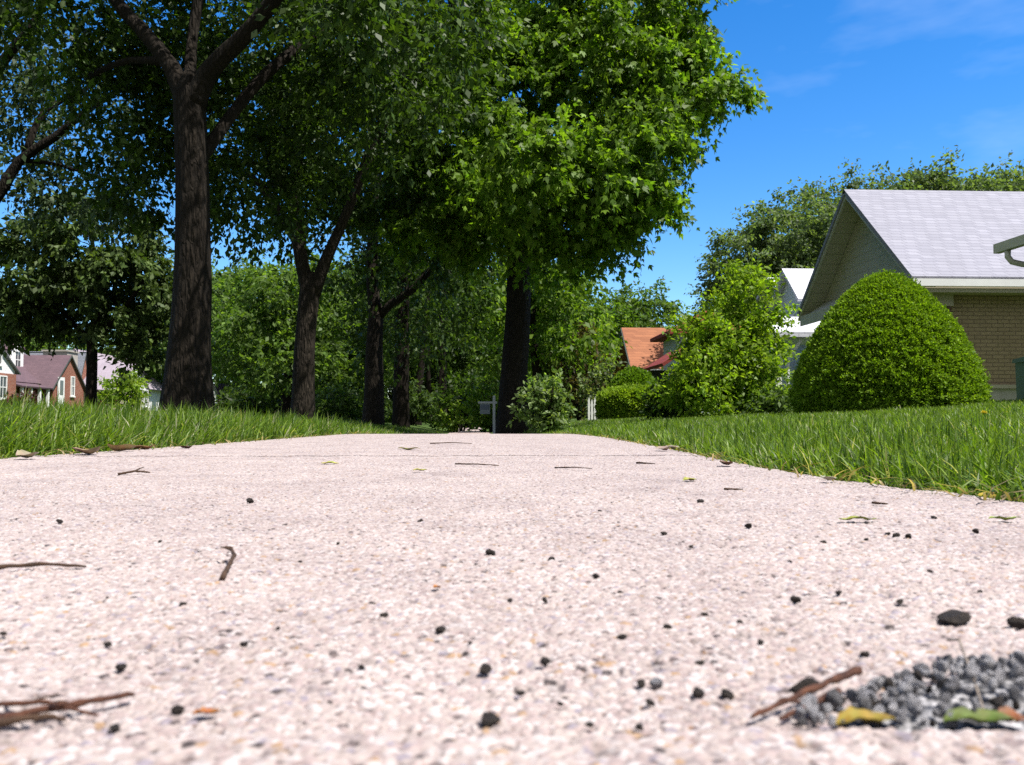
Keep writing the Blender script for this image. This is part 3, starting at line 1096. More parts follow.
# tree leaning in over the street from beyond the left edge
Y = 16
stems = [
    [from_ground(-170, Y, 40), (at(-150, 380, Y), 36 / 2 * Y / F), (at(-90, 290, Y), 21 / 2 * Y / F), (at(-10, 205, Y), 12 / 2 * Y / F), (at(20, 160, Y), 9 / 2 * Y / F), (at(55, 137, Y), 8 / 2 * Y / F), (at(90, 108, Y), 6 / 2 * Y / F), (at(130, 85, Y), 5 / 2 * Y / F)],
    S_(Y, (26, 152, 8, 0), (45, 110, 6, 0.2), (85, 90, 4, 0.5), (105, 70, 2.5, 0.8)),
    S_(Y, (-90, 290, 18, 0), (-60, 150, 14, -0.5), (0, 65, 10, -0.8), (35, 20, 7, -1), (60, -40, 5, -1)),
    S_(Y, (20, 160, 5, 0), (60, 165, 4, 0.3), (100, 178, 2.5, 0.8)),
    S_(Y, (-100, 300, 20, 0), (-160, 180, 15, 0.5), (-190, 60, 10, 1)),
]
L0 = [lobe(70, 115, 17.8, 75, 50, 1.4, 44), lobe(20, 50, 17.5, 60, 50, 1.4, 40), lobe(80, 190, 17.4, 60, 30, 1.2, 38), lobe(30, 180, 16.5, 50, 35, 1.4, 8), lobe(-60, 30, 16, 110, 100, 3.5, 60), lobe(-190, 60, 17, 90, 110, 4, 60)]
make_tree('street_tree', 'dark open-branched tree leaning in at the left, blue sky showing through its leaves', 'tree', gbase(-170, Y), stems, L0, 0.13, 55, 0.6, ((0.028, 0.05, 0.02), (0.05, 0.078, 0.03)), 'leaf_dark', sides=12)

# small round dark tree by the brick houses
Y = 27
stems = [
    [from_ground(91, Y, 14), (at(91, 400, Y), 11 / 2 * Y / F), (at(92, 365, Y), 10 / 2 * Y / F), (at(92, 335, Y), 10 / 2 * Y / F)],
    S_(Y, (92, 342, 7, 0), (70, 320, 5, 0.1), (45, 285, 4, 0.2)), S_(Y, (92, 340, 7, 0), (98, 300, 6, 0), (92, 240, 4, 0)), S_(Y, (92, 340, 6, 0), (118, 316, 5, -0.2), (145, 280, 4, -0.4)),
]
LS = [lobe(40, 270, Y, 48, 58, 1.7, 75), lobe(95, 245, Y, 60, 50, 1.9, 90), lobe(130, 290, Y, 48, 48, 1.6, 70), lobe(80, 305, 27.5, 70, 34, 1.6, 55), lobe(20, 315, 26.8, 30, 26, 1, 22), lobe(150, 345, 27.4, 22, 18, 0.8, 14)]
make_tree('street_tree', 'round dark-leaved small tree with straight thin trunk before the purple-roofed brick house', 'tree', gbase(91, Y), stems, LS, 0.21, 80, 0.6, ((0.032, 0.058, 0.013), (0.076, 0.112, 0.027)), 'leaf_dark', sides=10, droop=0.6)


# bushes and small trees
def bush(name, label, cat, px, Y, wpx, top, n, leaf, per, spray, pal, stems_n=4, group=None, mat='leaf', extra=None, bottom=405):
    b = gbase(px, Y)
    cx = Vector(b)
    s_ = Y / F
    zt = at(px, top, Y).z
    h = zt - b[2]
    st = []
    for i in range(stems_n):
        a_ = i * 2 * math.pi / stems_n + 0.4
        st.append([(cx + Vector((0.05 * math.cos(a_), 0.05 * math.sin(a_), -0.05)), 0.028 * h ** 0.5), (cx + Vector((0.12 * h * math.cos(a_), 0.12 * h * math.sin(a_), 0.4 * h)), 0.018 * h ** 0.5),
                   (cx + Vector((0.22 * h * math.cos(a_), 0.22 * h * math.sin(a_), 0.75 * h)), 0.008)])
    rw = wpx * 0.5 * s_
    lb = [(cx + Vector((0, 0, h * 0.52)), (rw * 0.8, rw * 0.8, h * 0.42), int(n * 0.6)), (cx + Vector((rw * 0.45, -0.2 * rw, h * 0.36)), (rw * 0.55, rw * 0.5, h * 0.3), int(n * 0.2)),
          (cx + Vector((-rw * 0.45, 0.1 * rw, h * 0.32)), (rw * 0.55, rw * 0.5, h * 0.28), int(n * 0.2))]
    if extra:
        lb += [lobe(*q) for q in extra]
    return make_tree(name, label, cat, b, st, lb, leaf, per, spray, pal, mat, group=group, sides=7, droop=0.25, second=5)


bush('young_tree', 'loose bright yellow-green young tree on the lawn left of the clipped evergreen', 'tree', 728, 14.5, 96, 290, 180, 0.085, 65, 0.34, ((0.10, 0.18, 0.012), (0.19, 0.27, 0.025)), 5,
     extra=[(748, 300, 14.3, 24, 30, 0.4, 34), (706, 352, 14, 30, 34, 0.6, 50), (690, 378, 14, 13, 18, 0.4, 14), (700, 395, 13.8, 28, 20, 0.6, 40), (760, 385, 14.2, 26, 25, 0.5, 40), (745, 278, 14.5, 12, 18, 0.25, 10), (765, 330, 14.5, 20, 26, 0.4, 24)])
bush('shrub', 'pale shrub specked with white blossom right of the big dark trunk', 'shrub', 546, 15.0, 34, 370, 60, 0.10, 45, 0.3, ((0.06, 0.115, 0.02), (0.20, 0.26, 0.11)), 4)
bush('ornamental_tree', 'brownish red-tinged ornamental tree before the far gardens, right of the white-blossom shrub', 'tree', 580, 30, 60, 325, 60, 0.17, 45, 0.55, REDG, 4)
bush('shrub', 'grey-green leafy shrub just left of the white picket fence panel', 'shrub', 604, 27, 48, 362, 40, 0.15, 45, 0.45, ((0.08, 0.12, 0.045), (0.15, 0.19, 0.09)), 4)
bush('garden_tree', 'bright yellow-green tree left of the orange-roofed house', 'tree', 596, 56, 62, 312, 80, 0.30, 45, 0.85, YELG, 3)
bush('shrub', 'bright yellow-green small tree beside the grey roof across the street', 'shrub', 122, 40, 40, 368, 60, 0.2, 45, 0.5, YELG, 3)
bush('shrub', 'dark bronze-red shrub at the foot of the white-gabled house', 'shrub', 18, 46, 34, 391, 24, 0.2, 40, 0.4, BRONZE, 3, group='bronze shrubs across the street')
bush('shrub', 'dark bronze-red shrub right of the small round tree across the street', 'shrub', 103, 46, 26, 391, 20, 0.2, 40, 0.4, BRONZE, 3, group='bronze shrubs across the street')
bush('shrub', 'low dark green shrub under the young tree on the right lawn', 'shrub', 668, 15.2, 46, 378, 36, 0.10, 45, 0.3, DEEP, 3)
bush('shrub', 'dark green shrub between the young tree and the clipped evergreen', 'shrub', 778, 13.0, 44, 388, 30, 0.09, 45, 0.28, ((0.05, 0.09, 0.02), (0.09, 0.14, 0.035)), 3)
bush('shrub', 'leafy green shrub at the far end of the path left of the hanging sign', 'shrub', 462, 34, 60, 372, 46, 0.2, 45, 0.55, DEEP, 3)
bush('shrub', 'small sunlit shrub between far trunks beside the dark path end', 'shrub', 455, 30, 22, 402, 16, 0.14, 40, 0.3, YELG, 3)
bush('shrub', 'dull green shrub between the third and fifth verge trunks', 'shrub', 412, 36, 46, 385, 40, 0.2, 45, 0.5, ((0.032, 0.058, 0.016), (0.07, 0.11, 0.03)), 3)
bush('shrub', 'green shrub at the foot of the second verge tree', 'shrub', 330, 30, 60, 385, 46, 0.18, 45, 0.5, ((0.04, 0.08, 0.02), (0.09, 0.14, 0.04)), 3)
bush('shrub', 'dark shrub right of the brick patch behind the nearest verge tree', 'shrub', 258, 44, 60, 380, 46, 0.22, 45, 0.55, DEEP, 3)
bush('shrub', 'leafy shrub behind the sign post, half hidden by the big dark trunk', 'shrub', 492, 31, 44, 378, 40, 0.18, 45, 0.5, LIT, 3)

HG = 'low shrubs along the gardens up the street'
sb = bush('shrub', 'broad dark green shrub in the low row of garden shrubs up the street', 'shrub', 285, 48, 90, 375, 90, 0.26, 55, 0.6, ((0.028, 0.052, 0.010), (0.065, 0.105, 0.02)), 3, group=HG)
for (px, Y, sc, rz) in ((235, 52, 0.8, 1.0), (330, 56, 1.1, 2.2), (360, 50, 0.9, 3.0), (392, 60, 1.2, 4.1), (425, 64, 1.2, 5.0), (455, 62, 1.2, 0.5), (485, 66, 1.3, 1.7), (515, 60, 1.2, 2.6), (545, 58, 1.2, 3.9), (575, 64, 1.3, 5.2), (300, 70, 1.4, 0.2), (345, 74, 1.4, 1.1), (270, 62, 1.2, 2.9)):
    copy_thing(sb, gbase(px, Y), rz, sc, sb['label'], HG)
# large background trees: a few grown, then copied
def big_tree(label, cx, cy, h, r_, pal, n, leaf, per, spray, group, name='background_tree', tr=0.25):
    z = float(gz(cx, cy))
    b = (cx, cy, z)
    st = [[(Vector((cx, cy, z - 0.1)), tr * 1.3), (Vector((cx, cy, z + h * 0.2)), tr), (Vector((cx + 0.2, cy, z + h * 0.5)), tr * 0.7), (Vector((cx, cy + 0.2, z + h * 0.82)), tr * 0.25)]]
    lb = []
    for q in range(9):
        a_ = q * 2.4 + cx
        rr = r_ * (0.55 if q < 6 else 0.25)
        zz = z + h * (0.36 + 0.055 * q)
        lb.append((Vector((cx + rr * math.cos(a_), cy + rr * math.sin(a_), zz)), (r_ * 0.52, r_ * 0.52, h * 0.17), n // 9))
    return make_tree(name, label, 'tree', b, st, lb, leaf, per, spray, pal, 'leaf', group=group, sides=8, droop=0.4, second=3)


BGL = 'trees across the street'
p = at(287, 422, 38)
tA = big_tree('full sunlit green tree across the street, right of the nearest verge trunk', p.x, 38, 7.6, 3.0, ((0.055, 0.105, 0.018), (0.11, 0.17, 0.035)), 280, 0.24, 60, 0.85, BGL)
p = at(330, 422, 44)
tB = big_tree('green tree across the street just right of the second verge trunk', p.x, 44, 8.6, 3.2, ((0.05, 0.095, 0.018), (0.10, 0.155, 0.035)), 270, 0.27, 60, 0.95, BGL)


def put(src, px, Y, sc, rz, label, group):
    b = gbase(px, Y)
    return copy_thing(src, b, rz, sc, label, group)


put(tA, 322, 46, (1.0, 1.0, 1.15), 2.1, 'sunlit green tree across the street between the second and third verge trunks', BGL)
put(tB, 352, 60, (1.1, 1.1, 1.25), 0.7, 'tall green tree far up the street behind the third verge trunk', BGL)
put(tA, 236, 108, (2.2, 2.2, 2.5), 4.0, 'tallest pale green tree far behind the brick patch across the street', BGL)
put(tB, 180, 82, (1.6, 1.6, 1.7), 2.4, 'green tree far behind the nearest verge trunk, seen either side of it', BGL)
put(tB, 244, 96, (1.9, 1.9, 1.9), 5.5, 'tall green tree far up the street seen between the first and second verge trunks', BGL)
put(tB, 150, 88, (1.5, 1.5, 1.35), 1.1, 'dark green tree behind the mauve-roofed house', BGL)
put(tA, 60, 96, (1.7, 1.7, 1.25), 5.1, 'wide green tree behind the chimney of the purple-roofed house', BGL)
put(tB, 5, 100, (1.5, 1.5, 1.3), 3.3, 'green tree behind the white-gabled house at the left edge', BGL)
BGE = 'trees closing the far end of the path'
p = at(520, 422, 70)
tE = big_tree('tall deep green tree closing the far end of the path behind the big dark trunk', p.x, 70, 14.0, 5.0, ((0.022, 0.048, 0.008), (0.055, 0.10, 0.015)), 330, 0.34, 60, 1.3, BGE)
for i, (src, px, Y, sc, rz) in enumerate([(tE, 395, 62, 0.85, 1.0), (tE, 432, 78, 1.0, 2.2), (tE, 468, 86, 1.1, 3.1), (tE, 550, 76, 1.0, 5.0), (tE, 470, 60, 0.55, 0.4), (tE, 436, 66, 0.7, 2.9), (tE, 360, 74, 1.0, 4.0)]):
    put(src, px, Y, sc, rz, 'deep green tree in the leafy mass closing the far end of the path', BGE)
p = at(560, 422, 42)
tC = big_tree('leafy mid-green tree behind the white-blossom shrub, right of the big trunk', p.x, 42, 7.2, 2.6, LIT, 170, 0.24, 50, 0.8, 'trees behind the right-hand gardens', tr=0.2)
BGR = 'trees behind the right-hand gardens'
put(tC, 590, 74, (1.5, 1.5, 1.55), 2.0, 'tall dark green tree rising left of the orange roof', BGR)
put(tB, 632, 88, (1.75, 1.75, 1.6), 0.3, 'dark green tree towering behind the orange roof', BGR)
put(tC, 668, 98, (1.5, 1.5, 1.45), 4.6, 'dark green tree at the right end of the mass behind the orange roof', BGR)
put(tC, 538, 30, (0.9, 0.9, 1.0), 3.0, 'leafy green tree just behind the big sunlit tree, right of its trunk', BGR)
put(tC, 722, 72, (1.0, 1.0, 0.9), 1.5, 'low green tree behind the young tree and the red roof', BGR)
BGH = 'grey-green trees behind the grey-roofed house'
p = at(800, 422, 44)
tD = big_tree('grey-green tree left of the grey roof peak', p.x, 44, 11.6, 4.6, GREYG, 760, 0.21, 90, 0.9, BGH, tr=0.3)
put(tD, 862, 50, (1.2, 1.2, 1.24), 5.0, 'grey-green tree directly behind the grey roof peak', BGH)
put(tD, 905, 50, (1.3, 1.3, 1.29), 2.6, 'grey-green tree rising behind the middle of the grey ridge', BGH)
put(tD, 985, 48, (1.3, 1.3, 1.28), 4.2, 'grey-green tree behind the grey roof at the right edge', BGH)
put(tD, 752, 56, (0.95, 0.95, 0.86), 1.2, 'smaller grey-green tree at the left end behind the grey-roofed house', BGH)
put(tD, 1075, 50, (1.3, 1.3, 1.38), 0.3, 'grey-green tree beyond the right edge behind the grey-roofed house', BGH)


# clipped evergreens: dense sprigs over a shaped body
def clipped(name, label, cat, c, prof, nsprig, size, pal, squash=(1, 1), lump=0.04, group=None, gaps=0.02):
    """prof: list of (height, radius); body is a dark core, sprigs over it"""
    root = thing(name, label, cat, c, group)
    hs = [p[0] for p in prof]
    rs = [p[1] for p in prof]
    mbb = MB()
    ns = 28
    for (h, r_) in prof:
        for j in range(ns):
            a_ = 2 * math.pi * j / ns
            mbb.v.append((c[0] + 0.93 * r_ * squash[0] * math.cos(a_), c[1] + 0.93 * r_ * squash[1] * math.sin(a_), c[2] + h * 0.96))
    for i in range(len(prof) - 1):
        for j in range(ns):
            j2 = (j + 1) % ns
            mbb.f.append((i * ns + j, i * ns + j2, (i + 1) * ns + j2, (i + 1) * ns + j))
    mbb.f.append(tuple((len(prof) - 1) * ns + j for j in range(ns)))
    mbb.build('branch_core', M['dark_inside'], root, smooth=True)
    # sample by area
    hh = np.linspace(0, hs[-1], 200)
    rr = np.interp(hh, hs, rs)
    dr = np.gradient(rr, hh)
    wgt = rr * np.sqrt(1 + dr * dr) + 1e-6
    cdf = np.cumsum(wgt)
    cdf /= cdf[-1]
    h = np.interp(rng.random(nsprig), cdf, hh)
    r_ = np.interp(h, hs, rs)
    sl = np.interp(h, hh, dr)
    th = rng.uniform(0, 2 * np.pi, nsprig)
    nrm = np.stack([np.cos(th), np.sin(th), -sl], 1)
    nrm = unit(nrm)
    bumpv = 1 + lump * (np.sin(th * 9 + h * 7) * np.sin(h * 13 + th * 3)) + rng.normal(0, 0.018, nsprig) - 0.05 * (rng.random(nsprig) < 0.3)
    bumpv += gaps * np.sin(h * 34 + 2.5 * np.sin(th * 17)) * np.sin(th * 31 + 2 * np.sin(h * 19)) + gaps * 0.6 * np.sin(th * 63 + h * 25) * np.sin(h * 71)
    P = np.stack([r_ * bumpv * np.cos(th) * squash[0], r_ * bumpv * np.sin(th) * squash[1], h], 1)
    P[:, :2] *= 1 + 0.05 * (rng.random(nsprig) < 0.012)[:, None]
    P[:, 2] += 0.05 * (rng.random(nsprig) < 0.01)
    # each sprig: 4 needles-leaves
    kq = 4
    P = np.repeat(P, kq, 0) + rng.normal(0, size * 0.35, (nsprig * kq, 3))
    A = np.repeat(nrm, kq, 0) * 0.75 + rng.normal(0, 0.55, P.shape) + np.array([0, 0, 0.25])
    N = rng.normal(0, 0.5, P.shape) + np.repeat(nrm, kq, 0) * 0.4 + np.array([0, 0, 0.5])
    S = size * rng.uniform(0.6, 1.3, len(P))
    tn = tints(len(P), *pal)
    me = leaf_mesh('foliage', P, A, N, S, tn, DIAM)
    link('foliage', me, M['needle'], root)
    return root


xl_, xr_ = at(787, 413, 10.8).x, at(985, 413, 10.8).x
b = ((xl_ + xr_) / 2, 10.8, float(gz(5.2, 10.8)))
rb = (xr_ - xl_) / 2 / 99 * 0.845
clipped('clipped_evergreen', 'large clipped dome-shaped evergreen on the lawn before the tan house', 'shrub', b,
        [(h_ * 1.70, r_ * rb) for h_, r_ in ((0.0, 92), (0.04, 97), (0.10, 98.5), (0.2, 96.5), (0.30, 92), (0.40, 86), (0.50, 79), (0.60, 70.5), (0.70, 60), (0.79, 49), (0.87, 38), (0.93, 27), (0.97, 17), (0.99, 8), (1.0, 1))],
        85000, 0.034, ((0.062, 0.130, 0.007), (0.185, 0.285, 0.018)), lump=0.014, gaps=0.045)
b = gbase(634, 26)
k2 = 26 / F
clipped('clipped_shrub', 'rounded dark green clipped shrub before the orange-roofed house', 'shrub', b, [(0.0, 20 * k2), (0.5, 24 * k2), (0.9, 22 * k2), (1.2, 15 * k2), (1.36, 7 * k2), (1.42, 1 * k2)], 9000, 0.09, ((0.06, 0.13, 0.01), (0.13, 0.21, 0.02)))
b = gbase(642, 22)
k2 = 22 / F
clipped('hedge', 'low flat-topped bright yellow-green hedge on the right lawn', 'hedge', b, [(0.0, 40 * k2), (0.3, 43 * k2), (0.55, 42 * k2), (0.66, 34 * k2), (0.72, 18 * k2), (0.74, 1 * k2)], 12000, 0.08, ((0.12, 0.21, 0.015), (0.22, 0.30, 0.03)), squash=(1, 0.7))


# ------------------------------------------------------------------ buildings
def window(root, face, u, z0, w_, h_, plane, glass='glass', frame='trim_white', mullion=True, out_=1):
    """a window on a wall plane: face 'x' (plane x = plane) or 'y'"""
    fr, pn, si = MB(), MB(), MB()
    t = 0.07

    def bx(m, u0, u1, za, zb, d0, d1):
        lo, hi = sorted((plane + out_ * d0, plane + out_ * d1))
        if face == 'x':
            m.box(lo, hi, u0, u1, za, zb)
        else:
            m.box(u0, u1, lo, hi, za, zb)
    bx(pn, u - w_ / 2 + t, u + w_ / 2 - t, z0 + t, z0 + h_ - t, 0.004, 0.02)
    bx(fr, u - w_ / 2, u - w_ / 2 + t, z0, z0 + h_, -0.02, 0.06)
    bx(fr, u + w_ / 2 - t, u + w_ / 2, z0, z0 + h_, -0.02, 0.06)
    bx(fr, u - w_ / 2 + t, u + w_ / 2 - t, z0, z0 + t, -0.02, 0.058)
    bx(fr, u - w_ / 2 + t, u + w_ / 2 - t, z0 + h_ - t, z0 + h_, -0.02, 0.058)
    if mullion:
        bx(fr, u - w_ / 2 + t, u + w_ / 2 - t, z0 + h_ * 0.5 - 0.025, z0 + h_ * 0.5 + 0.025, 0.002, 0.045)
        bx(fr, u - 0.02, u + 0.02, z0 + t, z0 + h_ - t, 0.001, 0.04)
    bx(si, u - w_ / 2 - 0.06, u + w_ / 2 + 0.06, z0 - 0.07, z0 - 0.001, -0.02, 0.10)
    f = fr.build('window', M[frame], root)
    pn.build('pane', M[glass], f)
    si.build('sill', M[frame], f)
    return f


def gable_roof(mb_, x0, x1, y0, y1, ze, zr, axis, t=0.12):
    if axis == 'x':
        ym = (y0 + y1) / 2
        mb_.slab([(x0, y0, ze), (x1, y0, ze), (x1, ym, zr), (x0, ym, zr)], t)
        mb_.slab([(x0, ym, zr), (x1, ym, zr), (x1, y1, ze), (x0, y1, ze)], t)
    else:
        xm = (x0 + x1) / 2
        mb_.slab([(x0, y0, ze), (xm, y0, zr), (xm, y1, zr), (x0, y1, ze)], t)
        mb_.slab([(xm, y0, zr), (x1, y0, ze), (x1, y1, ze), (xm, y1, zr)], t)


def gable_body(mb_, x0, x1, y0, y1, z0, ze, zr, axis):
    if axis == 'x':
        ym = (y0 + y1) / 2
        mb_.prism([(x0, y0, z0), (x0, y1, z0), (x0, y1, ze), (x0, ym, zr), (x0, y0, ze)], (x1 - x0, 0, 0))
    else:
        xm = (x0 + x1) / 2
        mb_.prism([(x0, y0, z0), (x1, y0, z0), (x1, y0, ze), (xm, y0, zr), (x0, y0, ze)], (0, y1 - y0, 0))


# --- grey-roofed tan house
G = 0.30
h1 = thing('house', 'tan house with large grey shingle roof and deep shaded gable behind the clipped evergreen', 'house', (12, 19.7, G))
X0, X1, YF, YM, YR = 8.45, 21.3, 16.5, 19.5, 22.5
ZE, ZR = 2.86, 5.33
m_ = MB()
m_.box(9.0, 20.7, 17.05, 21.95, G + 0.42, 2.88)
m_.build('wall', M['brick_tan'], h1)
m_ = MB()
m_.box(8.97, 20.73, 17.02, 21.98, G - 0.3, G + 0.419)
m_.build('foundation', M['concrete_plain'], h1)
m_ = MB()
m_.box(8.92, 20.76, 16.96, 17.019, G + 0.425, G + 0.50)
m_.build('water_table', M['trim_cream'], h1)
m_ = MB()
slope = (ZR - ZE) / (YM - YF)
gw = MB()
gw.prism([(8.97, 17.06, 2.90), (8.97, 21.94, 2.90), (8.97, 21.94, 3.17), (8.97, 19.5, 3.17 + slope * 2.44), (8.97, 17.06, 3.17)], (0.12, 0, 0))
gw.build('gable_wall', M['siding_sage'], h1)
gable_roof(m_, X0, X1, YF, YR, ZE, ZR, 'x', 0.09)
m_.build('roof', M['roof_grey'], h1)
m_ = MB()
for (ya, yb) in ((YF, YM), (YR, YM)):
    # barge boards hanging under the roof's end
    za, zb = ZE - 0.1, ZR - 0.1
    m_.prism([(X0 + 0.03, ya, za - 0.02), (X0 + 0.03, yb, zb - 0.02), (X0 + 0.03, yb, zb - 0.10), (X0 + 0.03, ya, za - 0.09)], (0.05, 0, 0))
m_.build('barge_board', M['trim_sage'], h1)
m_ = MB()
for sgn, ya, yb in ((1, YF, YM), (-1, YR, YM)):
    m_.slab([(X0 + 0.09, ya + sgn * 0.02, ZE - 0.13), (8.96, ya + sgn * 0.02, ZE - 0.13), (8.96, yb - sgn * 0.02, ZR - 0.15), (X0 + 0.09, yb - sgn * 0.02, ZR - 0.15)], 0.03)
m_.build('soffit', M['siding_sage'], h1)
m_ = MB()
m_.prism([(X0 + 0.06, YF + 0.55, 2.76), (X0 + 0.06, YR - 0.55, 2.76), (8.96, YR - 0.55, 3.08), (8.96, YF + 0.55, 3.08)], (0, 0, -0.09))
m_.box(X0 + 0.04, X0 + 0.058, YF + 0.12, YR - 0.12, 2.52, 2.78)
m_.build('pent_trim', M['trim_sage'], h1)
m_ = MB()
m_.box(8.5, X1, YF + 0.12, 17.04, 2.58, 2.62)
m_.build('eave_soffit', M['trim_cream'], h1)
m_ = MB()
m_.box(8.42, X1, YF - 0.09, YF - 0.005, 2.66, 2.80)
m_.build('gutter', M['trim_white'], h1)
m_ = MB()
m_.box(8.5, X1, YF + 0.04, YF + 0.075, 2.56, 2.75)
m_.build('fascia', M['trim_cream'], h1)
m_ = MB()
m_.box(8.93, 9.45, 16.93, 17.04, G + 0.51, 2.34)
m_.build('corner_pier', M['brick_brown'], h1)
m_ = MB()
m_.box(8.91, 9.48, 16.90, 17.04, 2.342, 2.578)
m_.build('pier_cap', M['trim_cream'], h1)
m_ = MB()
m_.tube([(14.6, YM + 0.6, 4.6), (14.6, YM + 0.6, 5.45)], [0.09, 0.09], 10)
m_.box(14.45, 14.75, YM + 0.45, YM + 0.75, 5.42, 5.55)
m_.build('vent_pipe', M['trim_dark'], h1)

# --- neighbour with the projecting eave at the right
h0 = thing('house', 'nearer house at the right edge, only its dark eave corner and curled downspout showing', 'house', (10, 9, 0.3))
YE = 12.0
m_ = MB()
m_.box(7.95, 15.5, 4.0, 11.5, 0.0, 2.62)
m_.build('wall', M['siding_sage'], h0)
m_ = MB()
xe = at(1000, 240, YE).x
m_.slab([(xe, 3.4, 2.56), (11.7, 3.4, 4.1), (11.7, YE, 4.1), (xe, YE, 2.56)], 0.12)
m_.slab([(11.7, 3.4, 4.1), (16.2, 3.4, 2.5), (16.2, YE, 2.5), (11.7, YE, 4.1)], 0.12)
m_.build('roof', M['roof_slate'], h0)
m_ = MB()
m_.box(xe - 0.10, xe - 0.004, 3.4, YE, 2.42, 2.55)
m_.build('gutter', M['trim_sage'], h0)
m_ = MB()
m_.tube([(xe - 0.05, YE - 0.25, 2.419), (xe - 0.05, YE - 0.25, 2.33), (xe, YE - 0.26, 2.26), (xe + 0.12, YE - 0.3, 2.22), (xe + 0.3, YE - 0.4, 2.19), (7.905, YE - 0.58, 2.15), (7.90, YE - 0.6, 2.05), (7.90, YE - 0.6, 0.4)],
        [0.04] * 8, 10)
m_.build('downspout', M['trim_sage'], h0, smooth=True)

# --- white house beyond
G2 = 0.3
h2 = thing('house', 'pale house with white dormer and low white porch roof, left of the grey-roofed house', 'house', (12.5, 29, G2))
m_ = MB()
m_.box(10.5, 18, 26.2, 33, 0, 3.1)
m_.build('wall', M['siding_blue'], h2)
m_ = MB()
gable_roof(m_, 10.1, 18.4, 25.9, 33.4, 3.1, 5.0, 'x', 0.1)
m_.build('roof', M['roof_white'], h2)
m_ = MB()
gable_body(m_, 9.95, 13, 26.0, 28.2, 2.9, 3.75, 4.66, 'x')
dm = m_.build('dormer', M['siding_white'], h2)
m_ = MB()
gable_roof(m_, 9.72, 13, 25.75, 28.45, 3.72, 4.86, 'x', 0.09)
m_.build('dormer_roof', M['roof_white'], dm)
m_ = MB()
px0 = at(764, 330, 24.4).x
m_.slab([(px0, 24.0, 2.56), (10.6, 24.0, 2.56), (10.6, 26.19, 3.3), (px0 + 0.6, 26.19, 3.3)], 0.1)
m_.box(px0, 10.6, 23.92, 23.998, 2.40, 2.55)
m_.box(px0, 10.6, 24.0, 26.18, 2.38, 2.44)
m_.build('porch_roof', M['roof_white'], h2)
m_ = MB()
m_.box(px0 + 0.25, px0 + 0.42, 24.2, 24.37, 0.2, 2.43)
m_.build('porch_post', M['trim_white'], h2)
m_ = MB()
m_.tube([(px0 + 1.0, 24.1, 2.42), (px0 + 0.85, 24.12, 2.2), (px0 + 0.6, 24.2, 1.8), (px0 + 0.55, 24.2, 0.3)], [0.05] * 4, 8)
m_.build('downspout', M['trim_white'], h2)
m_ = MB()
m_.box(px0 + 0.3, px0 + 0.36, 24.4, 28.3, 0.2, 1.1)
m_.build('porch_rail', M['siding_blue'], h2)
window(h2, 'y', 11.2, 1.2, 0.9, 1.2, 26.2, out_=-1)

# --- orange-roofed and red-roofed houses
h3 = thing('house', 'house with orange tiled gable roof half hidden by shrubs', 'house', (12, 47, 0.3))
m_ = MB()
gable_body(m_, 8.7, 17, 45.0, 49.6, 0, 2.75, 4.75, 'x')
m_.build('wall', M['siding_sage'], h3)
m_ = MB()
gable_roof(m_, 8.15, 17.5, 44.5, 50.1, 2.75, 5.15, 'x', 0.12)
m_.build('roof', M['roof_orange'], h3)
m_ = MB()
m_.box(8.1, 17.5, 44.38, 44.49, 2.55, 2.74)
m_.build('gutter', M['trim_white'], h3)
m_ = MB()
for ya, yb in ((44.5, 47.3), (50.1, 47.3)):
    m_.prism([(8.10, ya, 2.72), (8.10, yb, 5.12), (8.10, yb, 4.85), (8.10, ya, 2.5)], (0.04, 0, 0))
m_.build('barge_board', M['trim_dark'], h3)
window(h3, 'x', 47.3, 1.2, 0.9, 1.2, 8.7, out_=-1)

h4 = thing('house', 'red-roofed house mostly hidden behind the young tree', 'house', (11, 36, 0.3))
m_ = MB()
m_.box(8.7, 12.0, 36.5, 39.5, 0, 3.7)
m_.build('wall', M['siding_blue'], h4)
m_ = MB()
a_, b_, c_, d_ = Vector((8.2, 36.0, 3.85)), Vector((12.5, 36.0, 3.85)), Vector((12.5, 40.0, 3.85)), Vector((8.2, 40.0, 3.85))
t_ = Vector((10.35, 38.0, 4.95))
m_.v = [tuple(q) for q in (a_, b_, c_, d_, t_, a_ - Vector((0, 0, 0.15)), b_ - Vector((0, 0, 0.15)), c_ - Vector((0, 0, 0.15)), d_ - Vector((0, 0, 0.15)))]
m_.f = [(0, 1, 4), (1, 2, 4), (2, 3, 4), (3, 0, 4), (0, 5, 6, 1), (1, 6, 7, 2), (2, 7, 8, 3), (3, 8, 5, 0), (8, 7, 6, 5)]
m_.build('roof', M['roof_red'], h4)
m_ = MB()
pa, pb = at(643, 369, 35), at(668, 354, 35)
m_.slab([(pa.x, 31.5, pa.z), (pb.x, 31.5, pb.z + 0.05), (pb.x, 35, pb.z + 0.05), (pa.x, 35, pa.z)], 0.12)
m_.slab([(pb.x, 31.5, pb.z + 0.05), (pb.x + 1.3, 31.5, pa.z), (pb.x + 1.3, 35, pa.z), (pb.x, 35, pb.z + 0.05)], 0.12)
m_.build('porch_roof', M['roof_red'], h4)
m_ = MB()
m_.box(pa.x + 0.2, pa.x + 2.2, 34.9, 34.99, 0.2, pa.z - 0.05)
m_.build('porch_wall', M['trim_dark'], h4)
for q in range(3):
    m_ = MB()
    m_.box(pa.x + 0.35 + 0.5 * q, pa.x + 0.47 + 0.5 * q, 32.0, 32.12, 0.2, pa.z - 0.08)
    m_.build('porch_post', M['trim_white'], h4)


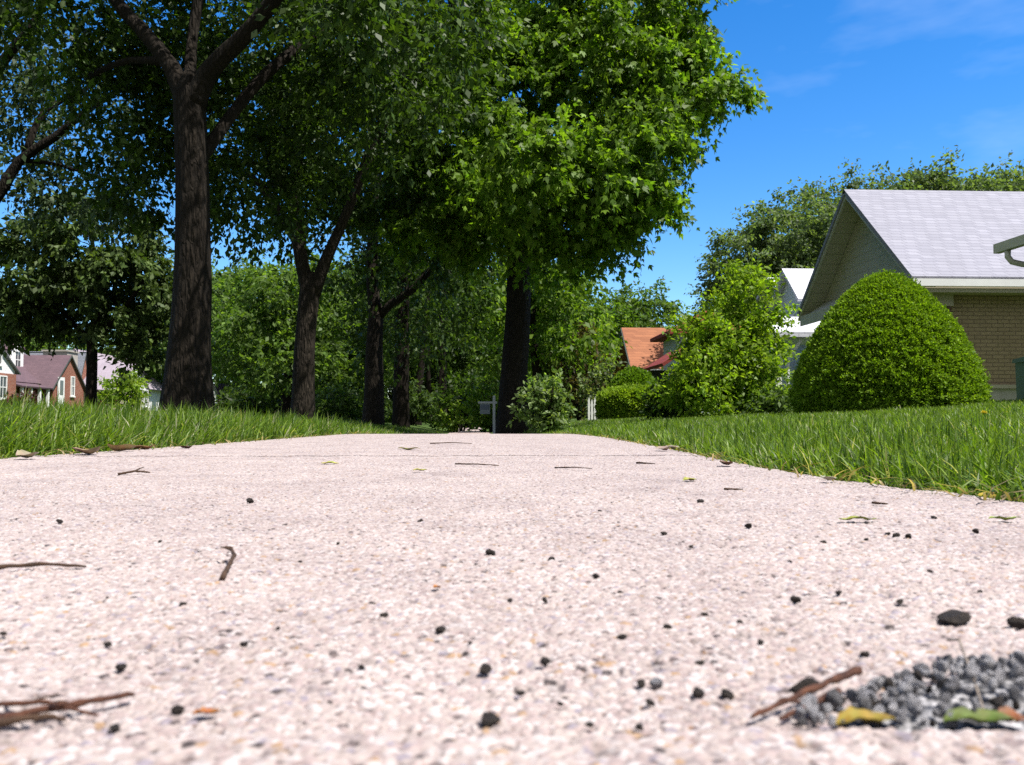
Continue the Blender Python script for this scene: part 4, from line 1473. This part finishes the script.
# --- houses across the street
def left_house(label, y0, y1, x1, ze, zr, wall, gablew, roofm, wins, door=None, brick_h=None, zbase=0.7, depth=7, chim=None, name='house'):
    """cottage whose gable faces the street (+x)"""
    x0 = x1 - depth
    hh = thing(name, label, 'house', ((x0 + x1) / 2, (y0 + y1) / 2, zbase))
    m_ = MB()
    gable_body(m_, x0, x1, y0, y1, zbase - 0.8, ze, zr, 'x')
    m_.build('wall', M[gablew], hh)
    if brick_h:
        m_ = MB()
        m_.box(x0 - 0.05, x1 + 0.05, y0 - 0.05, y1 + 0.05, zbase - 0.8, brick_h)
        m_.build('lower_wall', M[wall], hh)
    m_ = MB()
    sl = (zr - ze) / ((y1 - y0) / 2)
    gable_roof(m_, x0 - 0.3, x1 + 0.12, y0 - 0.35, y1 + 0.35, ze - 0.35 * sl + 0.1, zr + 0.1, 'x', 0.09)
    rf = m_.build('roof', M[roofm], hh)
    m_ = MB()
    m_.prism([(x1 + 0.125, y0 - 0.35, ze - 0.35 * sl + 0.1), (x1 + 0.125, (y0 + y1) / 2, zr + 0.1), (x1 + 0.125, (y0 + y1) / 2, zr - 0.02), (x1 + 0.125, y0 - 0.35, ze - 0.35 * sl - 0.02)], (0.03, 0, 0))
    m_.prism([(x1 + 0.125, y1 + 0.35, ze - 0.35 * sl + 0.1), (x1 + 0.125, (y0 + y1) / 2, zr + 0.1), (x1 + 0.125, (y0 + y1) / 2, zr - 0.02), (x1 + 0.125, y1 + 0.35, ze - 0.35 * sl - 0.02)], (0.03, 0, 0))
    m_.build('barge_board', M['trim_dark'], hh)
    for (f, u, z, w_, h_) in wins:
        pl = x1 + (0.05 if brick_h and z + h_ / 2 < brick_h else 0) if f == 'x' else y0 - (0.05 if brick_h and z + h_ / 2 < brick_h else 0)
        window(hh, f, u, z, w_, h_, pl, out_=1 if f == 'x' else -1)
    if door:
        u, w_, h_ = door
        m_ = MB()
        m_.box(x1 + 0.06, x1 + 0.12, u - w_ / 2, u + w_ / 2, zbase, zbase + h_)
        dd_ = m_.build('door', M['trim_white'], hh)
        m_ = MB()
        m_.box(x1 + 0.121, x1 + 0.14, u - w_ / 4, u + w_ / 4, zbase + h_ * 0.45, zbase + h_ * 0.9)
        m_.build('door_pane', M['glass'], dd_)
    if chim:
        u, xx, zt, ww = chim
        m_ = MB()
        m_.box(xx - ww / 2, xx + ww / 2, u - ww / 2, u + ww / 2, ze, zt)
        m_.box(xx - ww / 2 - 0.08, xx + ww / 2 + 0.08, u - ww / 2 - 0.08, u + ww / 2 + 0.08, zt + 0.002, zt + 0.12)
        m_.build('chimney', M['concrete_plain'], rf)
    return hh


XL = -26.0


def yl(px, x=XL):
    return -x * F / (470 - px)


def zl(py, Y):
    return CAM_Z + (422 - py) / F * Y


# white gable over brick
ya, yb = yl(-26), yl(26)
ym = (ya + yb) / 2
left_house('white-gabled house with red brick ground floor at the left edge across the street', ya, yb, XL, zl(372, yb), zl(338, ym), 'brick_red', 'siding_white', 'roof_slate',
           [('x', yl(8), zl(366, yl(8)), 1.0, 1.1), ('x', yl(13.5), 1.35, 0.8, 1.3)], brick_h=zl(373, ym), zbase=0.9, door=(yl(2), 0.9, 2.0))
# purple roof, brick gable
ya, yb = yl(63), yl(92)
ym = (ya + yb) / 2
hp = left_house('red brick cottage with purple-brown roof, white dormer and chimney across the street', ya, yb, XL, zl(386, ya), zl(358, ym), 'brick_red', 'brick_red', 'roof_purple',
                [('x', yl(81), 1.75, 0.55, 1.3)], door=(yl(69), 0.85, 2.0), zbase=0.9, depth=8, chim=(yl(76, XL - 3), XL - 3.5, zl(346, yl(76)), 1.7))
# its main wing, ridge along the street
yc, yd = yl(26.5) + 0.3, yl(60)
m_ = MB()
gable_body(m_, XL - 9, XL - 1.2, yc, yd + 5, 0.1, 2.6, 5.0, 'y')
m_.build('wing_wall', M['brick_red'], hp)
m_ = MB()
gable_roof(m_, XL - 9.5, XL - 0.7, yc - 0.2, yd + 5.3, 2.45, 5.25, 'y', 0.1)
m_.build('wing_roof', M['roof_purple'], hp)
m_ = MB()
u = yl(28, XL - 2.5)
gable_body(m_, XL - 5.5, XL - 2.5, u - 0.75, u + 0.75, 2.6, 4.7, 5.2, 'x')
dmr = m_.build('dormer', M['siding_white'], hp)
m_ = MB()
gable_roof(m_, XL - 5.5, XL - 2.4, u - 0.95, u + 0.95, 4.6, 5.35, 'x', 0.08)
m_.build('dormer_roof', M['roof_purple'], dmr)
window(hp, 'x', u, 3.4, 0.75, 1.15, XL - 2.5)
m_ = MB()
m_.slab([(XL - 0.8, yc, 2.42), (XL + 0.3, yc, 2.15), (XL + 0.3, yd - 0.3, 2.15), (XL - 0.8, yd - 0.3, 2.42)], 0.09)
m_.build('porch_roof', M['roof_purple'], hp)
for q in range(4):
    m_ = MB()
    yy_ = yc + 0.15 + (yd - yc - 0.8) * q / 3
    m_.box(XL + 0.05, XL + 0.2, yy_, yy_ + 0.15, 0.2, 2.07)
    m_.build('porch_post', M['trim_white'], hp)
m_ = MB()
m_.box(XL - 1.19, XL - 1.13, yd - 1.5, yd - 0.4, 0.4, 2.1)
m_.build('door', M['door_wood'], hp)
window(hp, 'x', yc + 1.4, 0.95, 1.5, 1.1, XL - 1.2)
# slate roof
ya, yb = yl(84, XL - 2), yl(112, XL - 2)
left_house('house with plain grey roof behind the small round dark tree', ya + 2.5, yb, XL - 3, zl(392, ya), zl(353, (ya + yb) / 2), 'brick_red', 'brick_red', 'roof_slate', [('x', ya + 3.6, 1.4, 0.8, 1.2)], zbase=0.9, depth=8)
# mauve roof, white gable
ya, yb = yl(127), yl(154)
ym = (ya + yb) / 2
hm = left_house('white-gabled house with pale mauve roof left of the nearest verge trunk', ya, yb, XL, zl(390, ym), zl(365, ym), 'trim_cream', 'siding_white', 'roof_mauve',
                [('x', yl(146), 1.3, 0.9, 1.35), ('x', yl(151), 1.3, 0.9, 1.35)], brick_h=zl(391, ym), zbase=0.9, depth=3)
m_ = MB()
gable_body(m_, XL - 8, XL - 1.5, yb - 2.5, yb + 8, 0.1, 2.9, 5.4, 'y')
m_.build('wing_wall', M['siding_white'], hm)
m_ = MB()
gable_roof(m_, XL - 8.4, XL - 1.0, yb - 2.8, yb + 8.3, 2.85, 5.75, 'y', 0.1)
m_.build('wing_roof', M['roof_mauve'], hm)
# white house right of the trunk, brick one beyond
ya, yb = yl(203), yl(221)
left_house('white two-window house just right of the nearest verge trunk', ya, yb, XL, zl(396, yb), zl(377, (ya + yb) / 2), 'siding_white', 'siding_white', 'roof_slate',
           [('x', yl(212), 1.0, 1.0, 1.5), ('x', yl(217.5), 1.0, 1.0, 1.5)], zbase=0.8, depth=8)
ya, yb = yl(222), yl(240)
left_house('low red brick house far across the street beyond the white two-window house', ya, yb, XL, 2.6, 4.1, 'brick_red', 'brick_red', 'roof_purple', [('x', yl(234), 1.0, 1.2, 1.3)], zbase=0.8, depth=8)

# ------------------------------------------------------------------ street furniture and small built things
# hanging sign
Y = 17.5
b = gbase(494, Y)
s_ = Y / F
sg = thing('hanging_sign', 'grey panel hanging from a pale post and arm before the big dark trunk', 'sign', b)
zt = at(494, 398, Y).z
m_ = MB()
m_.box(b[0] - 0.025, b[0] + 0.025, Y - 0.025, Y + 0.025, b[2] - 0.1, zt + 0.05)
m_.build('post', M['sign_metal'], sg)
xl_, za = at(478, 402, Y).x, at(478, 402.5, Y).z
m_ = MB()
m_.box(xl_, b[0] - 0.026, Y - 0.02, Y + 0.02, za - 0.02, za + 0.02)
m_.box(b[0] + 0.026, b[0] + 0.06, Y - 0.02, Y + 0.02, za - 0.02, za + 0.02)
m_.build('arm', M['sign_metal'], sg)
x0_, x1_ = at(480, 405, Y).x, at(490, 405, Y).x
z0_, z1_ = at(485, 414, Y).z, at(485, 404, Y).z
m_ = MB()
m_.box(x0_, x1_, Y - 0.012, Y + 0.012, z0_, z1_)
pnl = m_.build('panel', M['sign_panel'], sg)
m_ = MB()
m_.box(x0_ + 0.015, x1_ - 0.015, Y - 0.016, Y - 0.0125, z0_ + 0.09, z1_ - 0.02)
m_.build('dark_band', M['sign_dark'], pnl)
for xx in (x0_ + 0.03, x1_ - 0.03):
    m_ = MB()
    m_.tube([(xx, Y, z1_ - 0.005), (xx, Y, za - 0.015)], [0.006, 0.006], 6)
    m_.build('hook', M['sign_metal'], sg)

# picket fence panel
Y = 24.5
pf = thing('picket_fence', 'short white picket fence panel between the grey-green shrub and the hedge', 'fence', gbase(592, Y))
for q in range(4):
    xx = at(588 + q * 3.0, 400, Y).x
    zb_, zt_ = float(gz(xx, Y)), at(590, 397 + 2 * (q % 2), Y).z
    m_ = MB()
    m_.prism([(xx, Y, zb_), (xx + 0.055, Y, zb_), (xx + 0.055, Y, zt_ - 0.1), (xx + 0.028, Y, zt_), (xx, Y, zt_ - 0.1)], (0, 0.03, 0))
    m_.build('picket', M['trim_white'], pf)
m_ = MB()
xa, xb = at(587.5, 400, Y).x, at(601, 400, Y).x
for zz in (0.28, 0.5):
    m_.box(xa, xb, Y + 0.032, Y + 0.07, zz + 0.0, zz + 0.07)
m_.build('rail', M['trim_white'], pf)

# bin at the right edge
Y = 14.2
bb = gbase(1026, Y)
bn = thing('rubbish_bin', 'grey-green lidded bin standing by the tan house at the right edge', 'bin', bb)
xl_ = at(1018.5, 390, Y).x + 0.13
zt_ = at(1018, 362, Y).z
m_ = MB()
m_.prism([(xl_ + 0.04, Y - 0.26, bb[2]), (xl_ + 0.54, Y - 0.26, bb[2]), (xl_ + 0.58, Y - 0.3, zt_), (xl_, Y - 0.3, zt_)], (0, 0.58, 0))
m_.build('body', M['bin_green'], bn)
m_ = MB()
m_.prism([(xl_ - 0.03, Y - 0.34, zt_ + 0.003), (xl_ - 0.03, Y + 0.32, zt_ + 0.003), (xl_ - 0.03, Y + 0.30, zt_ + 0.06), (xl_ - 0.03, Y, zt_ + 0.09), (xl_ - 0.03, Y - 0.32, zt_ + 0.05)], (0.66, 0, 0))
m_.build('lid', M['bin_green'], bn)
for q in (0.06, 0.46):
    m_ = MB()
    m_.tube([(xl_ + q, Y + 0.26, bb[2] + 0.1), (xl_ + q + 0.07, Y + 0.26, bb[2] + 0.1)], [0.1, 0.1], 14)
    m_.build('wheel', M['trim_dark'], bn)


# ------------------------------------------------------------------ grit, twigs and leaves on the concrete
def stone_mesh(name, seed, flat=0.7, mat='pebble'):
    import bmesh
    bm = bmesh.new()
    bmesh.ops.create_icosphere(bm, subdivisions=3, radius=1.0)
    r_ = random.Random(seed)
    ph = [(Vector((r_.gauss(0, 1), r_.gauss(0, 1), r_.gauss(0, 1))).normalized(), r_.uniform(0.42, 0.85)) for _ in range(11)]
    for v_ in bm.verts:
        co = v_.co.copy()
        for d, lim in ph:           # cut flats: a broken stone's faces
            t = co.dot(d)
            if t > lim:
                co -= d * (t - lim) * 0.85
        n_ = 0.05 * math.sin(co.x * 7 + seed) * math.sin(co.y * 8 + seed * 2) + 0.04 * math.sin(co.z * 15 + co.x * 11) + r_.gauss(0, 0.02)
        v_.co = Vector((co.x * (1 + n_), co.y * 0.85 * (1 + n_), co.z * flat * (1 + n_)))
    me = bpy.data.meshes.new(name)
    bm.to_mesh(me)
    bm.free()
    me.materials.append(M[mat])
    me.polygons.foreach_set('use_smooth', np.ones(len(me.polygons), dtype=bool))
    return me


STONES = [stone_mesh('pebble', s, fl) for s, fl in ((1, 0.6), (2, 0.62), (3, 0.5), (4, 0.7), (5, 0.55))]
FLAT = stone_mesh('pebble', 9, 0.26)
GREYS = [stone_mesh('asphalt_chunk', s, fl, 'pebble_grey') for s, fl in ((21, 0.8), (22, 0.75), (23, 0.9), (24, 0.7), (25, 0.85), (26, 0.8))]
PALE = [stone_mesh('chip', s, 0.5, 'pebble_pale') for s in (31, 32)]


def stone(me, name, label, cat, px, py, wpx, group=None, z=0.0, flat=False, dz=None):
    p = onground(px, py + wpx * 0.18, z)
    rr = wpx / 2 / F * p.y * 1.05
    o = bpy.data.objects.new(name, me)
    COL.objects.link(o)
    o.location = (p.x, p.y, z - 0.0007 + (rr * (0.3 if not flat else 0.16) if dz is None else dz))
    o.scale = (rr, rr, rr)
    o.rotation_euler = (0, 0, 0.1) if flat else (rng.uniform(-0.25, 0.25), rng.uniform(-0.25, 0.25), rng.uniform(0, 6.28))
    return tag(o, label, cat, group)


GP = 'dark stones scattered on the concrete'
PEB = [
    (491, 551, 11, 'small black stone alone high on the middle of the concrete'),
    (441, 628, 13, 'jagged black stone left of centre with a spiky outline'),
    (485, 666, 19, 'large blocky black stone left of centre on the near concrete'),
    (545, 659, 15, 'dark brown stone just right of the large blocky black one'),
    (491, 716, 26, 'biggest black stone at the front middle by the slab joint'),
    (545, 598, 9, 'small square black stone in the middle above the dark brown one'),
    (384, 614, 11, 'small dark stone furthest left of the centre group'),
    (596, 574, 10, 'small dark oval stone right of the middle'),
    (622, 635, 11, 'small black stone standing on edge in the right middle'),
    (668, 624, 12, 'reddish dark stone right of the one standing on edge'),
    (641, 680, 13, 'rough dark stone touching a bluish flat one'),
    (697, 690, 17, 'flat dark stone left of the round one before the heap'),
    (727, 691, 20, 'round dark stone nearest the left end of the debris heap'),
    (804, 684, 29, 'largest dark lump resting at the left end of the debris heap'),
    (748, 524, 10, 'dark stone on the right side of the concrete, farther back'),
    (796, 597, 11, 'dark stone with a notch left of the flat black slab'),
    (839, 591, 8, 'tiny dark stone left of the flat black slab and right of the notched one'),
    (705, 612, 8, 'tiny dark stone between the reddish one and the notched one'),
    (934, 517, 8, 'dark upright bit of grit near the right lawn edge'),
    (888, 532, 7, 'leftmost of three grit specks in a row near the right lawn'),
    (896, 534, 8, 'middle one of three grit specks in a row near the right lawn'),
    (909, 535, 9, 'largest and rightmost of three grit specks in a row near the right lawn'),
    (121, 664, 15, 'dark stone with rough top alone on the left near concrete'),
    (107, 642, 9, 'small bluish black stone on the left near concrete'),
    (865, 651, 12, 'dark stone just above the middle of the debris heap'),
    (1018, 620, 20, 'dark stone cut off by the right edge of the view'),
    (178, 707, 15, 'grey stone at the front left near the red twigs'),
    (115, 724, 15, 'dark stone beside the tip of the red twigs at front left'),
]
for i, (px, py, wpx, lab) in enumerate(PEB):
    stone(STONES[i % 5], 'pebble', lab, 'stone', px, py, wpx, GP)
stone(FLAT, 'pebble', 'long flat black stone on the right side of the concrete', 'stone', 955, 610, 46, GP, flat=True)
o = stone(GREYS[0], 'pebble', 'bluish grey flat stone touching a rough dark one', 'stone', 655, 680, 16, GP)
# specks nobody could tell apart
specks = [(338, 542), (244, 642), (183, 603), (108, 596), (4, 631), (866, 538), (823, 541), (976, 530), (691, 545), (664, 532), (278, 626), (372, 602), (551, 558), (470, 640), (510, 598), (620, 590), (740, 620), (650, 700), (580, 640),
          (700, 660), (790, 560), (930, 570), (900, 600), (300, 560), (60, 520), (160, 540), (420, 520), (250, 500), (600, 510), (520, 690), (330, 700), (590, 722), (640, 724), (362, 664), (700, 500), (830, 625), (980, 590), (760, 640), (560, 700)]
for i, (px, py) in enumerate(specks):
    stone(STONES[(i * 3) % 5], 'grit_speck', 'tiny dark speck of grit lying on the pale concrete', 'grit', px, py, 5.0 + (i * 7 % 5) + (3 if py > 640 else 0), 'tiny specks of grit on the concrete')

# heap of loosened asphalt chunks in and beyond the joint
GH = 'grey chunks of the debris heap'
random.seed(5)
placed = []
tries = 0
while len(placed) < 298 and tries < 20000:
    tries += 1
    u_ = random.random() ** 0.8
    xx = 0.070 + 0.10 * u_
    depth = 0.010 + 0.040 * min(1, u_ * 1.7)
    yy_ = 0.1875 + random.random() * depth
    rr = random.choice((random.uniform(0.0009, 0.0016), random.uniform(0.0012, 0.0022), random.uniform(0.0016, 0.0029)))
    mound = 0.0068 * math.sin(math.pi * min(1, max(0.05, (yy_ - 0.183) / (depth + 0.006)))) * min(1, 0.3 + u_ * 1.5)
    zz = rr * 0.35 - 0.0008 + mound * (0.35 + 0.65 * random.random())
    if any((xx - q[0]) ** 2 + (yy_ - q[1]) ** 2 + (zz - q[2]) ** 2 < (0.66 * (rr + q[3])) ** 2 for q in placed):
        continue
    placed.append((xx, yy_, zz, rr))
    dark = random.random() < 0.14
    me = STONES[len(placed) % 5] if dark else GREYS[len(placed) % 6]
    o = bpy.data.objects.new('asphalt_chunk', me)
    COL.objects.link(o)
    o.location = (xx, yy_, zz)
    o.scale = (rr, rr, rr)
    o.rotation_euler = (random.uniform(0, 6), random.uniform(0, 6), random.uniform(0, 6))
    tag(o, 'grey broken chunk in the debris heap at the slab joint', 'chunk', GH)


bx_, by_ = np.meshgrid(np.linspace(0.066, 0.19, 170), np.linspace(0.1822, 0.252, 100))
uu = (bx_ - 0.070) / 0.10
dep = 0.010 + 0.040 * np.minimum(1, np.clip(uu, 0, 1) * 1.7)
vv = (by_ - 0.1822) / (dep + 0.004)
prof = smooth01(uu * 5 + 0.1) * np.clip(np.sin(np.pi * np.clip(vv * 0.9 + 0.08, 0, 1)), 0, 1)
d_, r_1, r_2 = grains(bx_, by_, 0.0021, 301)
d2_, r_3, r_4 = grains(bx_, by_, 0.0010, 333)
hz = -0.0026 + 0.0024 * prof + prof * np.maximum(0.0016 * np.sqrt(np.clip(1 - d_ * d_ * 1.4, 0, 1)) * r_2, 0.0008 * np.sqrt(np.clip(1 - d2_ * d2_ * 1.4, 0, 1)))
tone = np.where((r_1 > 0.45), 0.06 + 0.6 * (r_1 - 0.45), 0.04)[..., None] * np.array([1.0, 0.97, 1.0]) * (0.6 + 0.8 * r_3)[..., None]
nyb, nxb = bx_.shape
Ib = np.arange(nxb * nyb).reshape(nyb, nxb)
Fb = np.stack([Ib[:-1, :-1], Ib[:-1, 1:], Ib[1:, 1:], Ib[1:, :-1]], -1).reshape(-1, 4)
tag(link('grit_bed', np_mesh('grit_bed', np.stack([bx_, by_, hz], -1).reshape(-1, 3), Fb, np.full(len(Fb), 4), tone.reshape(-1, 3), smooth=True), M['fallen']),
    'fine grey grit packed under the debris heap at the slab joint', 'grit', kind='stuff')


def twig(label, pts, wpx, mat='twig', group=None, knots=(), name='twig'):
    """pts in pixels on the ground, with lift in metres"""
    P_ = []
    for (px, py, lift) in pts:
        p = onground(px, py)
        P_.append(Vector((p.x, p.y, lift)))
    r0 = wpx / 2 / F * P_[0].y
    m = MB()
    PP, RR = [], []
    for i in range(len(P_) - 1):
        for q in range(5):
            t = q / 5
            PP.append(P_[i].lerp(P_[i + 1], t) + Vector((random.gauss(0, 1), random.gauss(0, 1), abs(random.gauss(0, 1)))) * r0 * 0.18)
            RR.append(r0 * (1 - 0.5 * (i + t) / (len(P_) - 1)) * random.uniform(0.8, 1.2))
    PP.append(P_[-1])
    RR.append(r0 * 0.4)
    for p in PP:
        p.z += r0 * 0.55
    m.tube(PP, RR, 7, 0.08)
    for (i, dpx, dpy, ln) in knots:
        a_ = PP[i]
        e_ = a_ + Vector((dpx, dpy, 0.2)).normalized() * ln
        m.tube([a_, (a_ + e_) / 2 + Vector((0, 0, r0 * 0.3)), e_], [r0 * 0.6, r0 * 0.5, r0 * 0.2], 6, 0.08)
    o = m.build(name, M[mat], None, True, loc=tuple(P_[0]))
    return tag(o, label, 'twig', group)


TW = 'twigs lying on the concrete'
twig('long thin brown twig reaching in from the left edge of the concrete', [(-10, 572, 0.001), (40, 569, 0.0015), (86, 568, 0)], 5, 'twig', TW)
twig('short hooked dark twig standing out left of centre', [(222, 580, 0.0), (229, 572, 0.002), (234, 564, 0.003), (231, 558, 0.004), (225, 557, 0.004)], 5.5, 'twig', TW, [(14, -1, 0.3, 0.006)])
twig('small forked twig on the left concrete below the grass edge', [(118, 475, 0.0), (135, 474.5, 0.003), (150, 474, 0.001)], 2.6, 'twig', TW, [(5, 0.2, 1, 0.02)])
twig('straight dark twig in the middle of the path, left of its paler neighbour', [(455, 465, 0.001), (478, 466, 0.002), (499, 466, 0.0)], 1.6, 'twig', TW)
twig('thin twig on the path right of the straight dark one', [(555, 468, 0.0), (575, 470, 0.003), (592, 469, 0.0)], 1.5, 'twig', TW)
twig('faint thin twig on the path near the right lawn edge', [(637, 464, 0.001), (655, 465, 0.001)], 2, 'twig', TW)
twig('short brown twig on the right concrete below the lawn edge', [(724, 491, 0.001), (743, 491, 0.001)], 2.6, 'twig', TW)
twig('dark twig lying across the path far back', [(430, 444, 0.001), (452, 443.6, 0.002), (472, 443.8, 0.0)], 1.2, 'twig', TW)
twig('short dark twig on the right concrete before the lawn edge tuft', [(872, 505, 0.001), (888, 506, 0.001)], 3, 'twig', TW)
RT = 'red-brown twigs by the slab joint'
twig('thick dark red-brown twig at the front left corner, tip pointing right', [(-12, 724, 0.0), (40, 717, 0.0005), (90, 709, 0.001), (134, 699, 0.0005)], 10, 'twig_red', RT, [(6, 0.6, -0.4, 0.010)])
twig('thin red-brown twig crossing over the thick one at front left', [(-5, 711, 0.001), (45, 713, 0.002), (98, 717, 0.0)], 6, 'twig_red', RT)
twig('short flat strip of brown bark in front of the crossed twigs at front left', [(-8, 727, 0.0), (30, 725, 0.001), (66, 722, 0.0)], 9, 'twig', RT)
twig('frayed pale brown twig behind the crossed twigs at front left', [(6, 706, 0.0), (36, 708, 0.001), (72, 707, 0.0)], 5, 'twig', RT, [(4, 1, 0.5, 0.006), (7, 1, -0.4, 0.005)])
twig('split red-brown twig poking left out of the debris heap', [(860, 690, 0.004), (830, 697, 0.003), (790, 707, 0.001), (752, 722, 0.0005)], 9, 'twig_red', RT)
twig('lower red-brown twig beside the split one at the heap', [(838, 702, 0.002), (812, 712, 0.001), (780, 724, 0.0005)], 8, 'twig_red', RT, [(5, -1, -0.2, 0.008)])
twig('thin pale straw stem arching over the debris heap', [(948, 655, 0.004), (960, 672, 0.008), (975, 695, 0.003), (985, 720, 0.001)], 3.2, 'pebble_pale', None, name='straw_stem')


def fallen(label, px, py, lpx, wpx, ang, col, cat='leaf', name='fallen_leaf', group=None, curl=0.12, lift=0.0006, z=0.0):
    """one curled leaf with a midrib fold"""
    p = onground(px, py, z)
    L = lpx / F * p.y
    W_ = wpx / F * p.y * 2.2
    n = 9
    vs, fs, tc_ = [], [], []
    for i in range(n):
        t = i / (n - 1)
        wv = W_ * 0.5 * math.sin(math.pi * min(1, t * 0.95 + 0.04)) ** 0.75
        zc = lift + curl * L * ((t - 0.5) ** 2 - (0.25 if curl < 0 else 0)) + 0.03 * L * math.sin(t * 9 + px)
        for s in (-1, -0.5, 0, 0.5, 1):
            vs.append((L * (t - 0.5), s * wv, zc + abs(s) * wv * 0.45 + 0.0003 * math.sin(t * 23 + s * 5)))
            tc_.append(tuple(c * 0.62 * (0.75 if s == 0 else 1.0) * random.uniform(0.85, 1.15) for c in (col if random.random() > 0.15 else tuple(0.6 * q for q in col))))
    zmin = min(v_[2] for v_ in vs)
    up_ = 0.0003 if lift < 0.0015 else lift * 0.5
    vs = [(v_[0], v_[1], v_[2] - zmin + up_) for v_ in vs]
    for i in range(n - 1):
        for j in range(4):
            a_ = i * 5 + j
            fs.append((a_, a_ + 1, a_ + 6, a_ + 5))
    me = np_mesh(name, vs, np.array(fs), np.full(len(fs), 4), np.array(tc_), True)
    o = link(name, me, M['fallen'])
    o.location = (p.x, p.y, z)
    o.rotation_euler = (random.uniform(-0.15, 0.15), 0, ang)
    return tag(o, label, cat, group)


fallen('yellow curled leaf caught in the joint before the debris heap', 866, 729, 62, 16, 0.08, (0.34, 0.24, 0.025), lift=0.0022, curl=-0.06)
fallen('green and orange leaf caught in the joint at the right', 980, 729, 72, 16, -0.06, (0.13, 0.17, 0.02), lift=0.0022, curl=-0.06)
fallen('orange end of a leaf in the joint at the far right', 1014, 728, 34, 14, 0.2, (0.26, 0.085, 0.02), lift=0.0024, curl=-0.1)
fallen('orange scrap of leaf on the near left concrete', 206, 716, 26, 6, 0.2, (0.45, 0.17, 0.05), lift=0.0003)
fallen('yellow-green leaf bit on the right concrete, left of a similar one', 858, 521, 40, 5, 0.05, (0.36, 0.42, 0.06))
fallen('yellow-green leaf bit by the right edge of the concrete', 1005, 521, 34, 5, 0.0, (0.32, 0.42, 0.06))
fallen('yellow-green leaf bit before the right lawn edge', 690, 481, 16, 5, 0.4, (0.42, 0.42, 0.08))
fallen('yellow leaf bit far back in the middle of the path', 409, 450, 22, 3, 0.0, (0.5, 0.48, 0.07))
fallen('second yellow leaf bit, nearer, in the middle of the path', 420, 471, 15, 3, 0.3, (0.42, 0.38, 0.1))
fallen('faint yellow leaf bit on the left of the path', 330, 464, 18, 3, 0.0, (0.52, 0.5, 0.1))
fallen('rusty orange crumb on the middle left concrete', 437, 589, 8, 4, 0.5, (0.5, 0.2, 0.06))
DL = 'dry leaves along the grass edge'
for i, (px, py, l_, w2, c_, lab) in enumerate([
        (122, 452, 34, 9, (0.50, 0.34, 0.16), 'largest tan dry leaf at the left grass edge'),
        (142, 450, 30, 6, (0.30, 0.15, 0.07), 'brown curled dry leaf right of the tan one at the left grass edge'),
        (186, 449, 16, 4, (0.16, 0.07, 0.05), 'dark red dry leaf farthest along the left grass edge'),
        (86, 455, 40, 7, (0.34, 0.24, 0.15), 'dull brown dry leaf half under the left grass'),
        (28, 459, 42, 7, (0.42, 0.36, 0.24), 'pale dry leaf at the left end of the grass edge'),
        (664, 451, 22, 5, (0.42, 0.33, 0.25), 'pale tan dry leaf at the start of the right lawn edge'),
        (726, 466, 26, 5, (0.20, 0.11, 0.07), 'brown dry leaf lying along the right lawn edge'),
        (828, 482, 20, 6, (0.5, 0.44, 0.34), 'pale dry leaf tucked into the right lawn edge')]):
    fallen(lab, px, py, l_ * 0.8, w2 * 1.2, 0.6 - 0.33 * i, c_, group=DL, curl=0.9, lift=0.003)
# broken bit of concrete at the lawn edge
stone(PALE[0], 'concrete_chip', 'pale broken concrete chip where the right lawn edge begins', 'stone', 672, 446, 15, flat=True)
# dandelions on the lawn
for (px, Y, lab) in ((984, 4.2, 'yellow dandelion in the right lawn before the clipped evergreen'), (1006, 5.5, 'small yellow dandelion at the right end of the lawn')):
    p = at(px, 415, Y)
    b = (p.x, Y, float(gz(p.x, Y)))
    dn = thing('dandelion', lab, 'flower', b)
    m = MB()
    zt = at(px, 414, Y).z
    m.tube([b, (b[0] + 0.01, Y, (b[2] + zt) / 2), (b[0], Y, zt)], [0.002] * 3, 6)
    m.build('stem', M['needle'], dn)
    vs, fs, tn_ = [], [], []
    for q in range(40):
        a_ = q * 2.4
        el_ = 0.15 + 1.2 * (q / 40)
        d = Vector((math.cos(a_) * math.cos(el_), math.sin(a_) * math.cos(el_), math.sin(el_)))
        sd_ = Vector((-math.sin(a_), math.cos(a_), 0)) * 0.004
        tip = d * 0.018
        i0 = len(vs)
        z_ = Vector((0, 0, zt - b[2]))
        vs += [tuple(z_ + d * 0.002 - sd_), tuple(z_ + d * 0.002 + sd_), tuple(z_ + tip + sd_), tuple(z_ + tip - sd_)]
        fs.append((i0, i0 + 1, i0 + 2, i0 + 3))
    me = np_mesh('flower_head', vs, np.array(fs), np.full(len(fs), 4), np.tile(np.array([[0.65, 0.55, 0.06]]), (len(vs), 1)))
    link('flower_head', me, M['fallen'], dn)
